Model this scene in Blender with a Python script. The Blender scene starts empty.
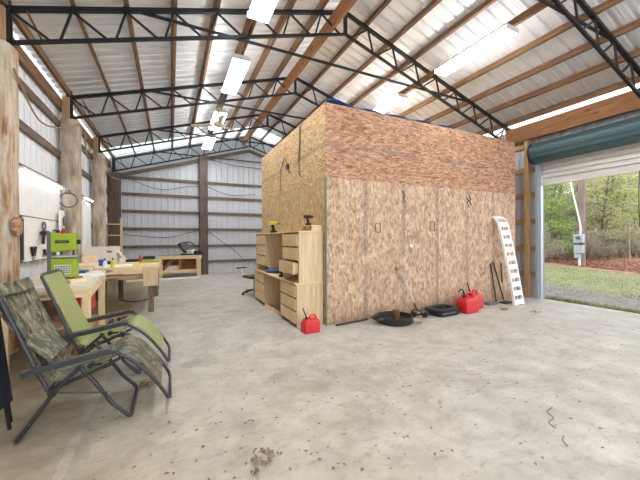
import bpy, bmesh, math, random
from mathutils import Vector, Matrix
C = bpy.context.scene.collection
PI = math.pi
rnd = random.Random(7)

# ------------------------------------------------------------------ mesh helper
class MB:
    def __init__(s): s.v = []; s.f = []
    def add(s, vs, fs):
        n = len(s.v); s.v += [tuple(p) for p in vs]; s.f += [tuple(i + n for i in f) for f in fs]; return s
    def box(s, x0, x1, y0, y1, z0, z1):
        return s.add([(x, y, z) for z in (z0, z1) for y in (y0, y1) for x in (x0, x1)],
                     [(0, 2, 3, 1), (4, 5, 7, 6), (0, 1, 5, 4), (2, 6, 7, 3), (0, 4, 6, 2), (1, 3, 7, 5)])
    def bar(s, a, b, w, h, up=(0, 0, 1)):
        a = Vector(a); b = Vector(b); d = (b - a).normalized(); u = Vector(up)
        r = d.cross(u)
        if r.length < 1e-4: r = d.cross(Vector((1, 0, 0)))
        r.normalize(); u = r.cross(d)
        vs = []
        for p in (a, b):
            for i, j in ((-1, -1), (1, -1), (1, 1), (-1, 1)): vs.append(p + r * (i * w / 2) + u * (j * h / 2))
        return s.add(vs, [(3, 2, 1, 0), (4, 5, 6, 7), (0, 1, 5, 4), (1, 2, 6, 5), (2, 3, 7, 6), (3, 0, 4, 7)])
    def tube(s, pts, r, n=8, closed=False, r1=None):
        pts = [Vector(p) for p in pts]; m = len(pts); vs = []; nrm = None
        for i, p in enumerate(pts):
            if closed: t = pts[(i + 1) % m] - pts[i - 1]
            else: t = pts[min(i + 1, m - 1)] - pts[max(i - 1, 0)]
            t = t.normalized() if t.length > 1e-9 else Vector((0, 0, 1))
            if nrm is None:
                nrm = t.cross(Vector((0, 0, 1)))
                if nrm.length < 1e-3: nrm = t.cross(Vector((1, 0, 0)))
            nrm = nrm - t * nrm.dot(t); nrm.normalize(); bn = t.cross(nrm)
            rr = r if r1 is None else r + (r1 - r) * i / max(1, m - 1)
            for k in range(n):
                a = 2 * PI * k / n; vs.append(p + nrm * (math.cos(a) * rr) + bn * (math.sin(a) * rr))
        fs = []
        for i in range(m if closed else m - 1):
            j = (i + 1) % m
            for k in range(n):
                q = (k + 1) % n; fs.append((i * n + k, i * n + q, j * n + q, j * n + k))
        if not closed: fs += [tuple(range(n - 1, -1, -1)), tuple((m - 1) * n + k for k in range(n))]
        return s.add(vs, fs)
    def cyl(s, a, b, r, n=16, r1=None): return s.tube([a, b], r, n, False, r1)
    def lathe(s, prof, c=(0, 0, 0), n=24, cap=True):
        vs = [(c[0] + r * math.cos(2 * PI * k / n), c[1] + r * math.sin(2 * PI * k / n), c[2] + z) for r, z in prof for k in range(n)]
        fs = [(i * n + k, i * n + (k + 1) % n, (i + 1) * n + (k + 1) % n, (i + 1) * n + k) for i in range(len(prof) - 1) for k in range(n)]
        if cap: fs += [tuple(range(n - 1, -1, -1)), tuple((len(prof) - 1) * n + k for k in range(n))]
        return s.add(vs, fs)
    def prism(s, poly, axis, t0, t1):
        def P(a, b, t): return {'x': (t, a, b), 'y': (a, t, b), 'z': (a, b, t)}[axis]
        n = len(poly); vs = [P(a, b, t0) for a, b in poly] + [P(a, b, t1) for a, b in poly]
        return s.add(vs, [tuple(range(n - 1, -1, -1)), tuple(range(n, 2 * n))] + [(i, (i + 1) % n, n + (i + 1) % n, n + i) for i in range(n)])
    def sheet(s, rows, t):
        """rows: list of lists of points (a grid); gives a slab of thickness t"""
        m = len(rows); n = len(rows[0]); top = []
        g = [[Vector(p) for p in r] for r in rows]; N = []
        for i in range(m):
            for j in range(n):
                du = g[min(i + 1, m - 1)][j] - g[max(i - 1, 0)][j]; dv = g[i][min(j + 1, n - 1)] - g[i][max(j - 1, 0)]
                N.append(du.cross(dv).normalized())
        vs = [g[i][j] + N[i * n + j] * (t / 2) for i in range(m) for j in range(n)] + [g[i][j] - N[i * n + j] * (t / 2) for i in range(m) for j in range(n)]
        o = m * n; fs = []
        for i in range(m - 1):
            for j in range(n - 1):
                a, b, c, d = i * n + j, i * n + j + 1, (i + 1) * n + j + 1, (i + 1) * n + j
                fs += [(d, c, b, a), (o + a, o + b, o + c, o + d)]
        ring = [j for j in range(n)] + [i * n + n - 1 for i in range(1, m)] + [(m - 1) * n + j for j in range(n - 2, -1, -1)] + [i * n for i in range(m - 2, 0, -1)]
        for k in range(len(ring)):
            a, b = ring[k], ring[(k + 1) % len(ring)]; fs.append((a, b, o + b, o + a))
        return s.add(vs, fs)
    def rot(s, M):
        s.v = [tuple(M @ Vector(p)) for p in s.v]; return s
    def build(s, name, mat, parent=None, smooth=False, bev=0, label=None, raw=False):
        vs = s.v; loc = (0, 0, 0)
        if parent is None and not raw:
            xs = [p[0] for p in vs]; ys = [p[1] for p in vs]; zs = [p[2] for p in vs]
            loc = ((min(xs) + max(xs)) / 2, (min(ys) + max(ys)) / 2, min(zs))
            vs = [(p[0] - loc[0], p[1] - loc[1], p[2] - loc[2]) for p in vs]
        me = bpy.data.meshes.new(name); me.from_pydata(vs, [], s.f); me.update()
        if smooth:
            me.polygons.foreach_set('use_smooth', [True] * len(me.polygons))
            try: me.set_sharp_from_angle(angle=math.radians(45))
            except Exception: pass
        me.materials.append(mat)
        o = bpy.data.objects.new(name, me); C.objects.link(o); o.location = loc
        if parent: o.parent = parent
        if bev:
            b = o.modifiers.new('bev', 'BEVEL'); b.width = bev; b.segments = 3; b.limit_method = 'ANGLE'
        if label: o['label'] = label
        return o

def thing(name, label, cat, loc=(0, 0, 0), rz=0, group=None):
    o = bpy.data.objects.new(name, None); C.objects.link(o); o.empty_display_size = .1
    o.location = loc; o.rotation_euler = (0, 0, rz); o['label'] = label; o['category'] = cat
    if group: o['group'] = group
    return o
def tag(o, label, cat, group=None, kind=None):
    o['label'] = label; o['category'] = cat
    if group: o['group'] = group
    if kind: o['kind'] = kind
    return o
def struct(o): o['kind'] = 'structure'; return o
def dup(root, loc, rz=None, label=None):
    r = root.copy(); C.objects.link(r); r.location = loc
    if rz is not None: r.rotation_euler = (0, 0, rz)
    if label: r['label'] = label
    for ch in list(root.children):
        c = ch.copy(); C.objects.link(c); c.parent = r
        for g in list(ch.children):
            d = g.copy(); C.objects.link(d); d.parent = c
    return r
def arc(c, r, a0, a1, n, plane='xz', k=0):
    o = []
    for i in range(n + 1):
        a = a0 + (a1 - a0) * i / n; p, q = c[0] + r * math.cos(a), c[1] + r * math.sin(a)
        o.append((p, k, q) if plane == 'xz' else ((p, q, k) if plane == 'xy' else (k, p, q)))
    return o
def smoothpath(pts, n=6):
    P = [Vector(p) for p in pts]; o = []
    for i in range(len(P) - 1):
        p0, p1, p2, p3 = P[max(i - 1, 0)], P[i], P[i + 1], P[min(i + 2, len(P) - 1)]
        for k in range(n):
            t = k / n
            o.append(.5 * ((2 * p1) + (p2 - p0) * t + (2 * p0 - 5 * p1 + 4 * p2 - p3) * t * t + (3 * p1 - p0 - 3 * p2 + p3) * t ** 3))
    o.append(P[-1]); return o

# ------------------------------------------------------------------ materials
def lin(c):
    return tuple((x / 255 / 12.92 if x / 255 <= .04045 else ((x / 255 + .055) / 1.055) ** 2.4) for x in c) + (1,)
def mat(name, rgb, rough=.6, metal=0, var=0, scale=6, stretch=(1, 1, 1), emit=0, bump=0):
    m = bpy.data.materials.new(name); m.use_nodes = True; nt = m.node_tree; b = nt.nodes['Principled BSDF']
    b.inputs['Roughness'].default_value = rough; b.inputs['Metallic'].default_value = metal
    col = lin(rgb); b.inputs['Base Color'].default_value = col
    tc = nt.nodes.new('ShaderNodeTexCoord'); mp = nt.nodes.new('ShaderNodeMapping'); mp.inputs['Scale'].default_value = stretch
    nz = nt.nodes.new('ShaderNodeTexNoise'); nz.inputs['Scale'].default_value = scale; nz.inputs['Detail'].default_value = 5
    nt.links.new(tc.outputs['Object'], mp.inputs['Vector']); nt.links.new(mp.outputs['Vector'], nz.inputs['Vector'])
    v = var or .04
    rp = nt.nodes.new('ShaderNodeValToRGB'); rp.color_ramp.elements[0].position = .3; rp.color_ramp.elements[1].position = .7
    rp.color_ramp.elements[0].color = tuple(c * (1 - v) for c in col[:3]) + (1,)
    rp.color_ramp.elements[1].color = tuple(min(1, c * (1 + v)) for c in col[:3]) + (1,)
    nt.links.new(nz.outputs['Fac'], rp.inputs['Fac']); nt.links.new(rp.outputs['Color'], b.inputs['Base Color'])
    if bump:
        bp = nt.nodes.new('ShaderNodeBump'); bp.inputs['Strength'].default_value = bump; bp.inputs['Distance'].default_value = .01
        nt.links.new(nz.outputs['Fac'], bp.inputs['Height']); nt.links.new(bp.outputs['Normal'], b.inputs['Normal'])
    if emit:
        b.inputs['Emission Color'].default_value = col; b.inputs['Emission Strength'].default_value = emit
    return m
def ramp(nt, fac, stops):
    r = nt.nodes.new('ShaderNodeValToRGB'); e = r.color_ramp.elements
    e[0].position, e[0].color = stops[0][0], lin(stops[0][1]); e[1].position, e[1].color = stops[-1][0], lin(stops[-1][1])
    for p, c in stops[1:-1]:
        x = e.new(p); x.color = lin(c)
    nt.links.new(fac, r.inputs['Fac']); return r.outputs['Color']
def noise(nt, vec, scale, detail=4, rough=.5, dist=0):
    n = nt.nodes.new('ShaderNodeTexNoise'); n.inputs['Scale'].default_value = scale; n.inputs['Detail'].default_value = detail
    n.inputs['Roughness'].default_value = rough; n.inputs['Distortion'].default_value = dist
    nt.links.new(vec, n.inputs['Vector']); return n
def mixc(nt, fac, a, b, mode='MIX'):
    m = nt.nodes.new('ShaderNodeMix'); m.data_type = 'RGBA'; m.blend_type = mode
    for s, val in ((0, fac), (6, a), (7, b)):
        if isinstance(val, (int, float)): m.inputs[s].default_value = val
        elif isinstance(val, tuple): m.inputs[s].default_value = val
        else: nt.links.new(val, m.inputs[s])
    return m.outputs[2]
def math_(nt, op, a, b=0.0, c=None):
    m = nt.nodes.new('ShaderNodeMath'); m.operation = op
    for i, v in enumerate((a, b) if c is None else (a, b, c)):
        if isinstance(v, (int, float)): m.inputs[i].default_value = v
        else: nt.links.new(v, m.inputs[i])
    return m.outputs[0]
def mapped(nt, scale=(1, 1, 1), rot=(0, 0, 0)):
    tc = nt.nodes.new('ShaderNodeTexCoord'); mp = nt.nodes.new('ShaderNodeMapping')
    mp.inputs['Scale'].default_value = scale; mp.inputs['Rotation'].default_value = rot
    nt.links.new(tc.outputs['Object'], mp.inputs['Vector']); return mp.outputs['Vector']
def newmat(name, rough=.7, metal=0):
    m = bpy.data.materials.new(name); m.use_nodes = True; nt = m.node_tree; b = nt.nodes['Principled BSDF']
    b.inputs['Roughness'].default_value = rough; b.inputs['Metallic'].default_value = metal
    return m, nt, b
def wood(name, dark, mid, light, axis, rough=.7, knots=True):
    m, nt, b = newmat(name, rough)
    sc = {'x': (1.2, 14, 14), 'y': (14, 1.2, 14), 'z': (14, 14, 1.2)}[axis]
    n = noise(nt, mapped(nt, sc), 1.6, 6, .6, .6)
    col = ramp(nt, n.outputs['Fac'], [(.25, dark), (.5, mid), (.75, light)])
    if knots:
        sk = {'x': (1.5, 5, 5), 'y': (5, 1.5, 5), 'z': (5, 5, 1.5)}[axis]
        vo = nt.nodes.new('ShaderNodeTexVoronoi'); vo.inputs['Scale'].default_value = 1.1
        nt.links.new(mapped(nt, sk), vo.inputs['Vector'])
        k = nt.nodes.new('ShaderNodeMapRange'); k.inputs[1].default_value = .10; k.inputs[2].default_value = .17; k.inputs[3].default_value = .8; k.inputs[4].default_value = 0
        nt.links.new(vo.outputs['Distance'], k.inputs[0])
        col = mixc(nt, k.outputs[0], col, lin(tuple(int(c * .55) for c in dark)))
    nt.links.new(col, b.inputs['Base Color'])
    bp = nt.nodes.new('ShaderNodeBump'); bp.inputs['Strength'].default_value = .25; bp.inputs['Distance'].default_value = .004
    nt.links.new(n.outputs['Fac'], bp.inputs['Height']); nt.links.new(bp.outputs['Normal'], b.inputs['Normal'])
    return m
PUR = ((88, 63, 43), (124, 91, 62), (156, 120, 85))
M = {}
for ax in 'xyz':
    M['lumber_' + ax] = wood('lumber_' + ax, (138, 106, 74), (176, 140, 100), (202, 170, 128), ax)
    M['grey_lumber_' + ax] = wood('grey_lumber_' + ax, (76, 62, 50), (108, 90, 74), (138, 118, 100), ax)
    M['purlin_' + ax] = wood('purlin_' + ax, *PUR, ax)
    M['pine_' + ax] = wood('pine_' + ax, (206, 178, 134), (226, 202, 160), (240, 222, 186), ax)
    M['birch_' + ax] = wood('birch_' + ax, (196, 164, 116), (214, 184, 138), (228, 204, 162), ax, .55, False)
M['header'] = wood('header_wood', (112, 74, 44), (146, 100, 60), (174, 126, 82), 'y')
M['dark_wood'] = wood('dark_wood', (62, 48, 40), (88, 72, 62), (112, 96, 84), 'z')
M['ply'] = wood('pale_plywood', (184, 158, 122), (204, 180, 144), (220, 200, 168), 'z', .6, False)
M['truss'] = mat('black_painted_steel', (26, 27, 31), .45, .2, .25, 5)
M['black_plastic'] = mat('black_plastic', (30, 31, 33), .45, 0, .15)
M['grey_plastic'] = mat('grey_plastic', (96, 98, 102), .5)
M['steel'] = mat('galvanised_steel', (178, 182, 186), .35, .7, .1, 10)
M['white_paint'] = mat('white_paint', (236, 236, 232), .5)
M['white_plastic'] = mat('white_plastic', (240, 240, 236), .4)
M['red_plastic'] = mat('red_plastic', (196, 34, 38), .38, 0, .12, 4)
M['lime'] = mat('lime_green_paint', (146, 170, 34), .4, 0, .06)
M['cream'] = mat('cream_fan', (222, 216, 196), .45)
M['rope'] = mat('rope', (150, 124, 84), .8, 0, .15, 20)
M['cable'] = mat('cable', (54, 48, 44), .6)
M['tan_cable'] = mat('tan_cable', (160, 134, 98), .7)
M['blue'] = mat('blue_plastic', (38, 86, 158), .4)
M['yellow'] = mat('yellow_plastic', (206, 204, 60), .4)
M['bracket'] = mat('rusty_bracket', (120, 82, 50), .7, .2, .2)
M['cardboard_white'] = mat('white_cardboard', (216, 206, 196), .7)
M['paper'] = mat('paper', (238, 236, 228), .7)
M['aluminium'] = mat('white_aluminium', (232, 233, 234), .4, .15)
M['teal'] = mat('teal_door_paint', (66, 90, 94), .4, .3, .08)
M['door_beige'] = mat('beige_door_paint', (206, 202, 196), .45, 0, .05)
M['green_trim'] = mat('green_trim', (92, 118, 92), .5)
M['orange_brown'] = wood('crate_wood', (120, 76, 44), (150, 98, 58), (178, 126, 80), 'x')

M['bench'] = mat('worn_pale_board', (222, 212, 192), .6, 0, .08, 3)
def diffuser_mat(name, rgb, s):
    return mat(name, rgb, .4, 0, 0.01, 3, emit=s)
M['diffuser'] = diffuser_mat('lamp_diffuser', (250, 252, 255), 25)
M['led'] = diffuser_mat('led_tube', (236, 244, 255), 10)

def sheet_mat(name, rgb, metal, rough, streak, axis='z'):
    m, nt, b = newmat(name, rough, metal)
    sc = {'z': (6, 6, .5), 'x': (.5, 6, 6)}[axis]
    n = noise(nt, mapped(nt, sc), 1.2, 5, .6)
    r = ramp(nt, n.outputs['Fac'], [(.3, tuple(int(c * (1 - streak)) for c in rgb)), (.7, rgb)])
    nt.links.new(r, b.inputs['Base Color']); return m
M['wall_sheet'] = sheet_mat('wall_sheet_metal', (198, 201, 206), .1, .5, .05)
M['roof_sheet'] = sheet_mat('roof_sheet_metal', (246, 248, 251), .4, .32, .05, 'x')
M['jamb'] = sheet_mat('jamb_metal', (190, 198, 208), .4, .4, .08)

def skylight_mat():
    m, nt, b = newmat('skylight_fibreglass'); nt.nodes.remove(b); out = nt.nodes['Material Output']
    t = nt.nodes.new('ShaderNodeBsdfTranslucent'); t.inputs[0].default_value = (.85, .93, .92, 1)
    p = nt.nodes.new('ShaderNodeBsdfTransparent'); p.inputs[0].default_value = (.85, .93, .92, 1)
    x = nt.nodes.new('ShaderNodeMixShader'); x.inputs[0].default_value = .45
    nt.links.new(t.outputs[0], x.inputs[1]); nt.links.new(p.outputs[0], x.inputs[2]); nt.links.new(x.outputs[0], out.inputs[0])
    return m
M['skylight'] = skylight_mat()

def osb(name, stops, vertical, bands):
    """bands: ('v', first, pitch) vertical stamped rows or ('h', z) one stamped row"""
    m, nt, b = newmat(name, .75)
    base = (27, 27, 11) if vertical else (11, 11, 34)
    v0 = mapped(nt, base); wob = noise(nt, v0, .5, 3)
    add = nt.nodes.new('ShaderNodeMixRGB'); add.blend_type = 'ADD'; add.inputs[0].default_value = 1.6
    nt.links.new(v0, add.inputs[1]); nt.links.new(wob.outputs['Color'], add.inputs[2])
    cols = []
    for sc in (1.0, 1.9):
        vo = nt.nodes.new('ShaderNodeTexVoronoi'); vo.inputs['Scale'].default_value = sc; nt.links.new(add.outputs[0], vo.inputs['Vector'])
        sp = nt.nodes.new('ShaderNodeSeparateColor'); nt.links.new(vo.outputs['Color'], sp.inputs[0]); cols.append(sp.outputs[0])
    f = math_(nt, 'ADD', math_(nt, 'MULTIPLY', cols[0], .5), math_(nt, 'MULTIPLY', cols[1], .5))
    big = noise(nt, mapped(nt), 1.1, 4)
    f = math_(nt, 'ADD', f, math_(nt, 'MULTIPLY', math_(nt, 'SUBTRACT', big.outputs['Fac'], .5), .2))
    col = ramp(nt, f, [(.12, stops[0]), (.34, stops[1]), (.6, stops[2]), (.88, stops[3])])
    # dark gaps between strands
    dk = noise(nt, mapped(nt, (22, 22, 9) if vertical else (9, 9, 34)), 1.4, 3, .6)
    k = nt.nodes.new('ShaderNodeMapRange'); k.inputs[1].default_value = .62; k.inputs[2].default_value = .72; k.inputs[3].default_value = 0; k.inputs[4].default_value = .38
    nt.links.new(dk.outputs['Fac'], k.inputs[0])
    col = mixc(nt, k.outputs[0], col, lin(tuple(int(c * .62) for c in stops[0])))
    # grey stamped lettering rows
    tc = nt.nodes.new('ShaderNodeTexCoord'); sx = nt.nodes.new('ShaderNodeSeparateXYZ'); nt.links.new(tc.outputs['Object'], sx.inputs[0])
    if bands[0] == 'v':
        q = math_(nt, 'FRACT', math_(nt, 'DIVIDE', math_(nt, 'SUBTRACT', sx.outputs[0], bands[1] - bands[2] / 2), bands[2]))
        d = math_(nt, 'MULTIPLY', math_(nt, 'ABSOLUTE', math_(nt, 'SUBTRACT', q, .5)), bands[2])
    else:
        d = math_(nt, 'ABSOLUTE', math_(nt, 'SUBTRACT', sx.outputs[2], bands[1]))
    inb = math_(nt, 'LESS_THAN', d, .042)
    sn = noise(nt, mapped(nt), 38, 2)
    patch = noise(nt, mapped(nt, (.9, .9, .9)), 1.7, 2)
    s2 = math_(nt, 'MULTIPLY', math_(nt, 'GREATER_THAN', sn.outputs['Fac'], .47), math_(nt, 'GREATER_THAN', patch.outputs['Fac'], .40))
    col = mixc(nt, math_(nt, 'MULTIPLY', math_(nt, 'MULTIPLY', inb, s2), .6), col, lin((112, 104, 98)))
    if vertical:  # patchy brown darkening towards the foot of the sheets
        zz = nt.nodes.new('ShaderNodeMapRange'); zz.inputs[1].default_value = .0; zz.inputs[2].default_value = .34; zz.inputs[3].default_value = 1; zz.inputs[4].default_value = 0
        nt.links.new(sx.outputs[2], zz.inputs[0])
        st = noise(nt, mapped(nt, (3, 3, 3)), 1.6, 4)
        col = mixc(nt, math_(nt, 'MULTIPLY', math_(nt, 'MULTIPLY', zz.outputs[0], st.outputs['Fac']), .9), col, lin((104, 82, 60)))
    nt.links.new(col, b.inputs['Base Color'])
    bp = nt.nodes.new('ShaderNodeBump'); bp.inputs['Strength'].default_value = .2; bp.inputs['Distance'].default_value = .004
    nt.links.new(f, bp.inputs['Height']); nt.links.new(bp.outputs['Normal'], b.inputs['Normal'])
    return m
M['osb_low'] = osb('osb_lower', ((142, 112, 90), (172, 140, 114), (188, 158, 130), (208, 184, 156)), True, ('v', .78, .85))
M['osb_up'] = osb('osb_upper', ((120, 82, 60), (156, 114, 87), (176, 134, 105), (200, 162, 131)), False, ('h', 2.98))
M['osb_side_low'] = osb('osb_side_lower', ((146, 114, 74), (180, 146, 102), (196, 164, 120), (214, 188, 144)), True, ('h', 9))
M['osb_side_up'] = osb('osb_side_upper', ((146, 112, 70), (182, 146, 98), (202, 166, 118), (220, 190, 146)), False, ('h', 2.98))

def floor_mat():
    m, nt, b = newmat('concrete_floor', .55)
    tc = nt.nodes.new('ShaderNodeTexCoord'); ob = tc.outputs['Object']
    sx = nt.nodes.new('ShaderNodeSeparateXYZ'); nt.links.new(ob, sx.inputs[0])
    n1 = noise(nt, ob, .55, 6, .6, .4); n2 = noise(nt, ob, 3.2, 8, .65); n3 = noise(nt, ob, 24, 3)
    base = ramp(nt, n1.outputs['Fac'], [(.3, (152, 147, 136)), (.5, (170, 166, 157)), (.7, (186, 184, 178))])
    base = mixc(nt, .6, base, ramp(nt, n2.outputs['Fac'], [(.3, (138, 130, 116)), (.7, (198, 194, 184))]))
    # tan dusty soil over the near left quarter
    dx = nt.nodes.new('ShaderNodeMapRange'); dx.inputs[1].default_value = 3.4; dx.inputs[2].default_value = -.6; dx.inputs[3].default_value = 0; dx.inputs[4].default_value = 1
    nt.links.new(math_(nt, 'ADD', sx.outputs[0], math_(nt, 'MULTIPLY', n1.outputs['Fac'], 2.0)), dx.inputs[0])
    dy = nt.nodes.new('ShaderNodeMapRange'); dy.inputs[1].default_value = 5.0; dy.inputs[2].default_value = 1.2; dy.inputs[3].default_value = .05; dy.inputs[4].default_value = 1
    nt.links.new(sx.outputs[1], dy.inputs[0])
    tan = math_(nt, 'MULTIPLY', dx.outputs[0], dy.outputs[0])
    col = mixc(nt, math_(nt, 'MULTIPLY', tan, .95), base, ramp(nt, n2.outputs['Fac'], [(.3, (146, 128, 94)), (.7, (186, 168, 130))]))
    # browner strip of floor along the left wall
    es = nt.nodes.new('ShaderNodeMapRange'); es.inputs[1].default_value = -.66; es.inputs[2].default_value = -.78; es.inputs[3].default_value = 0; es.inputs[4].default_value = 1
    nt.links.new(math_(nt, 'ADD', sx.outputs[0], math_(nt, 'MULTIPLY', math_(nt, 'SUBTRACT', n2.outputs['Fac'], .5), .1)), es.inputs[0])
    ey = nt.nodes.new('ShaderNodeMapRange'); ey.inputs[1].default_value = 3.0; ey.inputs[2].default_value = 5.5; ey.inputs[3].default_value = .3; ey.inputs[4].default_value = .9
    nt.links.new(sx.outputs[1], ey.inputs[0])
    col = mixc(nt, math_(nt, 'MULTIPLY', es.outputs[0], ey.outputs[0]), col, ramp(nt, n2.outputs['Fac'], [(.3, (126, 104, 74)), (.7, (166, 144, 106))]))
    # pale line beside it
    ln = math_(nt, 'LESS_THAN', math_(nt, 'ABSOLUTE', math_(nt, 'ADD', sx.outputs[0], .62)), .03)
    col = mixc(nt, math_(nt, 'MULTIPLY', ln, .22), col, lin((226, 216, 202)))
    # grey scuffs
    n4 = noise(nt, ob, 1.1, 7, .7, 1.2)
    k = nt.nodes.new('ShaderNodeMapRange'); k.inputs[1].default_value = .5; k.inputs[2].default_value = .72; k.inputs[3].default_value = 0; k.inputs[4].default_value = .6
    nt.links.new(n4.outputs['Fac'], k.inputs[0]); col = mixc(nt, k.outputs[0], col, lin((124, 115, 103)))
    n5 = noise(nt, mapped(nt, (.8, 1.6, 1)), 11, 6, .7, .5)
    k5 = nt.nodes.new('ShaderNodeMapRange'); k5.inputs[1].default_value = .54; k5.inputs[2].default_value = .68; k5.inputs[3].default_value = 0; k5.inputs[4].default_value = .45
    nt.links.new(n5.outputs['Fac'], k5.inputs[0]); col = mixc(nt, k5.outputs[0], col, lin((122, 108, 90)))
    # clusters of mud specks
    vo = nt.nodes.new('ShaderNodeTexVoronoi'); vo.inputs['Scale'].default_value = 11; nt.links.new(ob, vo.inputs['Vector'])
    cl = noise(nt, ob, 1.7, 4, .6)
    thr = math_(nt, 'MULTIPLY', math_(nt, 'SUBTRACT', cl.outputs['Fac'], .44), 1.0)
    sp = math_(nt, 'LESS_THAN', math_(nt, 'ADD', vo.outputs['Distance'], math_(nt, 'MULTIPLY', n3.outputs['Fac'], .12)), thr)
    col = mixc(nt, math_(nt, 'MULTIPLY', sp, .6), col, lin((112, 92, 70)))
    nt.links.new(col, b.inputs['Base Color'])
    rr = nt.nodes.new('ShaderNodeMapRange'); rr.inputs[3].default_value = .38; rr.inputs[4].default_value = .7
    nt.links.new(n2.outputs['Fac'], rr.inputs[0]); nt.links.new(rr.outputs[0], b.inputs['Roughness'])
    bp = nt.nodes.new('ShaderNodeBump'); bp.inputs['Strength'].default_value = .15; bp.inputs['Distance'].default_value = .01
    nt.links.new(n2.outputs['Fac'], bp.inputs['Height']); nt.links.new(bp.outputs['Normal'], b.inputs['Normal'])
    return m
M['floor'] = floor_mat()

def bark_mat(name, stops, sc=(9, 9, 1.1)):
    m, nt, b = newmat(name, .85)
    n = noise(nt, mapped(nt, sc), 1.5, 8, .7, .5); n2 = noise(nt, mapped(nt, (1.2, 1.2, .7)), 2.2, 5, .6)
    f = math_(nt, 'ADD', math_(nt, 'MULTIPLY', n.outputs['Fac'], .6), math_(nt, 'MULTIPLY', n2.outputs['Fac'], .4))
    nt.links.new(ramp(nt, f, stops), b.inputs['Base Color'])
    bp = nt.nodes.new('ShaderNodeBump'); bp.inputs['Strength'].default_value = .6; bp.inputs['Distance'].default_value = .015
    nt.links.new(n.outputs['Fac'], bp.inputs['Height']); nt.links.new(bp.outputs['Normal'], b.inputs['Normal'])
    return m
M['post'] = bark_mat('weathered_post', [(.34, (86, 72, 62)), (.44, (158, 140, 122)), (.55, (190, 174, 156)), (.66, (214, 202, 186))])
M['post_peel'] = bark_mat('peeling_post', [(.36, (92, 72, 56)), (.43, (162, 124, 88)), (.51, (190, 172, 150)), (.62, (208, 200, 188))])
M['trunk'] = bark_mat('tree_bark', [(.35, (62, 52, 46)), (.5, (106, 92, 82)), (.65, (150, 138, 126))], (5, 5, 1))
M['pale_trunk'] = bark_mat('pale_tree_bark', [(.35, (120, 108, 96)), (.5, (164, 152, 140)), (.65, (196, 186, 176))], (5, 5, 1))
M['pole'] = bark_mat('pole_wood', [(.35, (104, 84, 78)), (.5, (138, 118, 112)), (.65, (160, 142, 136))], (8, 8, .6))

def camo_mat():
    m, nt, b = newmat('camouflage_fabric', .55)
    n = noise(nt, mapped(nt, (1, 2.0, 1)), 4.2, 6, .62, 3.0); n2 = noise(nt, mapped(nt), 16, 5, .6, 1.5)
    c = ramp(nt, n.outputs['Fac'], [(.33, (36, 36, 32)), (.44, (74, 74, 62)), (.54, (116, 112, 90)), (.66, (158, 150, 122))])
    k = nt.nodes.new('ShaderNodeMapRange'); k.inputs[1].default_value = .55; k.inputs[2].default_value = .62; k.inputs[3].default_value = 0; k.inputs[4].default_value = .6
    nt.links.new(n2.outputs['Fac'], k.inputs[0]); c = mixc(nt, k.outputs[0], c, lin((48, 48, 44)))
    nt.links.new(c, b.inputs['Base Color']); return m
M['camo'] = camo_mat()
M['arm'] = mat('glossy_dark_armrest', (58, 60, 64), .22)
M['sage'] = mat('sage_fabric', (148, 154, 100), .55, 0, .06, 3)
M['tube_grey'] = mat('dark_grey_tube', (62, 64, 68), .35, .4, .1)

def leaf_mat(name, a, b_):
    m, nt, b = newmat(name, .6)
    n = noise(nt, mapped(nt), 2.3, 3)
    nt.links.new(ramp(nt, n.outputs['Fac'], [(.35, a), (.65, b_)]), b.inputs['Base Color'])
    try: b.inputs['Subsurface Weight'].default_value = 0
    except Exception: pass
    tr = nt.nodes.new('ShaderNodeBsdfTranslucent'); nt.links.new(ramp(nt, n.outputs['Fac'], [(.35, a), (.65, b_)]), tr.inputs[0])
    x = nt.nodes.new('ShaderNodeMixShader'); x.inputs[0].default_value = .4
    nt.links.new(b.outputs[0], x.inputs[1]); nt.links.new(tr.outputs[0], x.inputs[2]); nt.links.new(x.outputs[0], nt.nodes['Material Output'].inputs[0])
    return m
M['leaf_lime'] = leaf_mat('spring_leaves', (190, 206, 96), (224, 230, 140))
M['leaf_green'] = leaf_mat('green_leaves', (130, 160, 88), (182, 200, 120))
M['leaf_olive'] = leaf_mat('olive_twigs', (172, 164, 130), (206, 200, 166))
M['leaf_grey'] = leaf_mat('grey_brush', (178, 168, 154), (212, 204, 190))
M['leaf_litter'] = mat('fallen_leaves', (166, 112, 92), .8, 0, .3, 3)
M['grass_blade'] = leaf_mat('grass_blades', (94, 114, 54), (146, 146, 92))

# ------------------------------------------------------------------ dimensions
XL, XR, XM, ZM, SL = -2.05, 8.22, 3.12, 5.90, .305
Y0, Y1 = -2.9, 13.62  # front gable end left open, out of view, to let daylight in
def zt(x): return ZM - SL * abs(x - XM)     # top of the truss chord
TY = [2.54, 5.25, 7.96, 10.68, 13.38]

# ------------------------------------------------------------------ setting: floor, walls, roof
mb = MB()
xs = [-2.2, 0, 2, 4, 6, 7.0, 7.4, 7.8, 8.3]
def fz(x): return 0 if x <= 7 else -.09 * min(1, (x - 7) / 1.2)
rows = [[(x, y, fz(x)) for x in xs] for y in (Y0 - .1, 0, 4, 8, Y1 + .05)]
for i in range(4):
    for j in range(len(xs) - 1):
        mb.add([rows[i][j], rows[i][j + 1], rows[i + 1][j + 1], rows[i + 1][j]], [(0, 1, 2, 3)])
mb.add([(8.3, Y0 - .1, -.09), (8.3, Y0 - .1, -.5), (8.3, Y1 + .05, -.5), (8.3, Y1 + .05, -.09)], [(0, 1, 2, 3)])
struct(mb.build('floor', M['floor'], raw=True))

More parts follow.
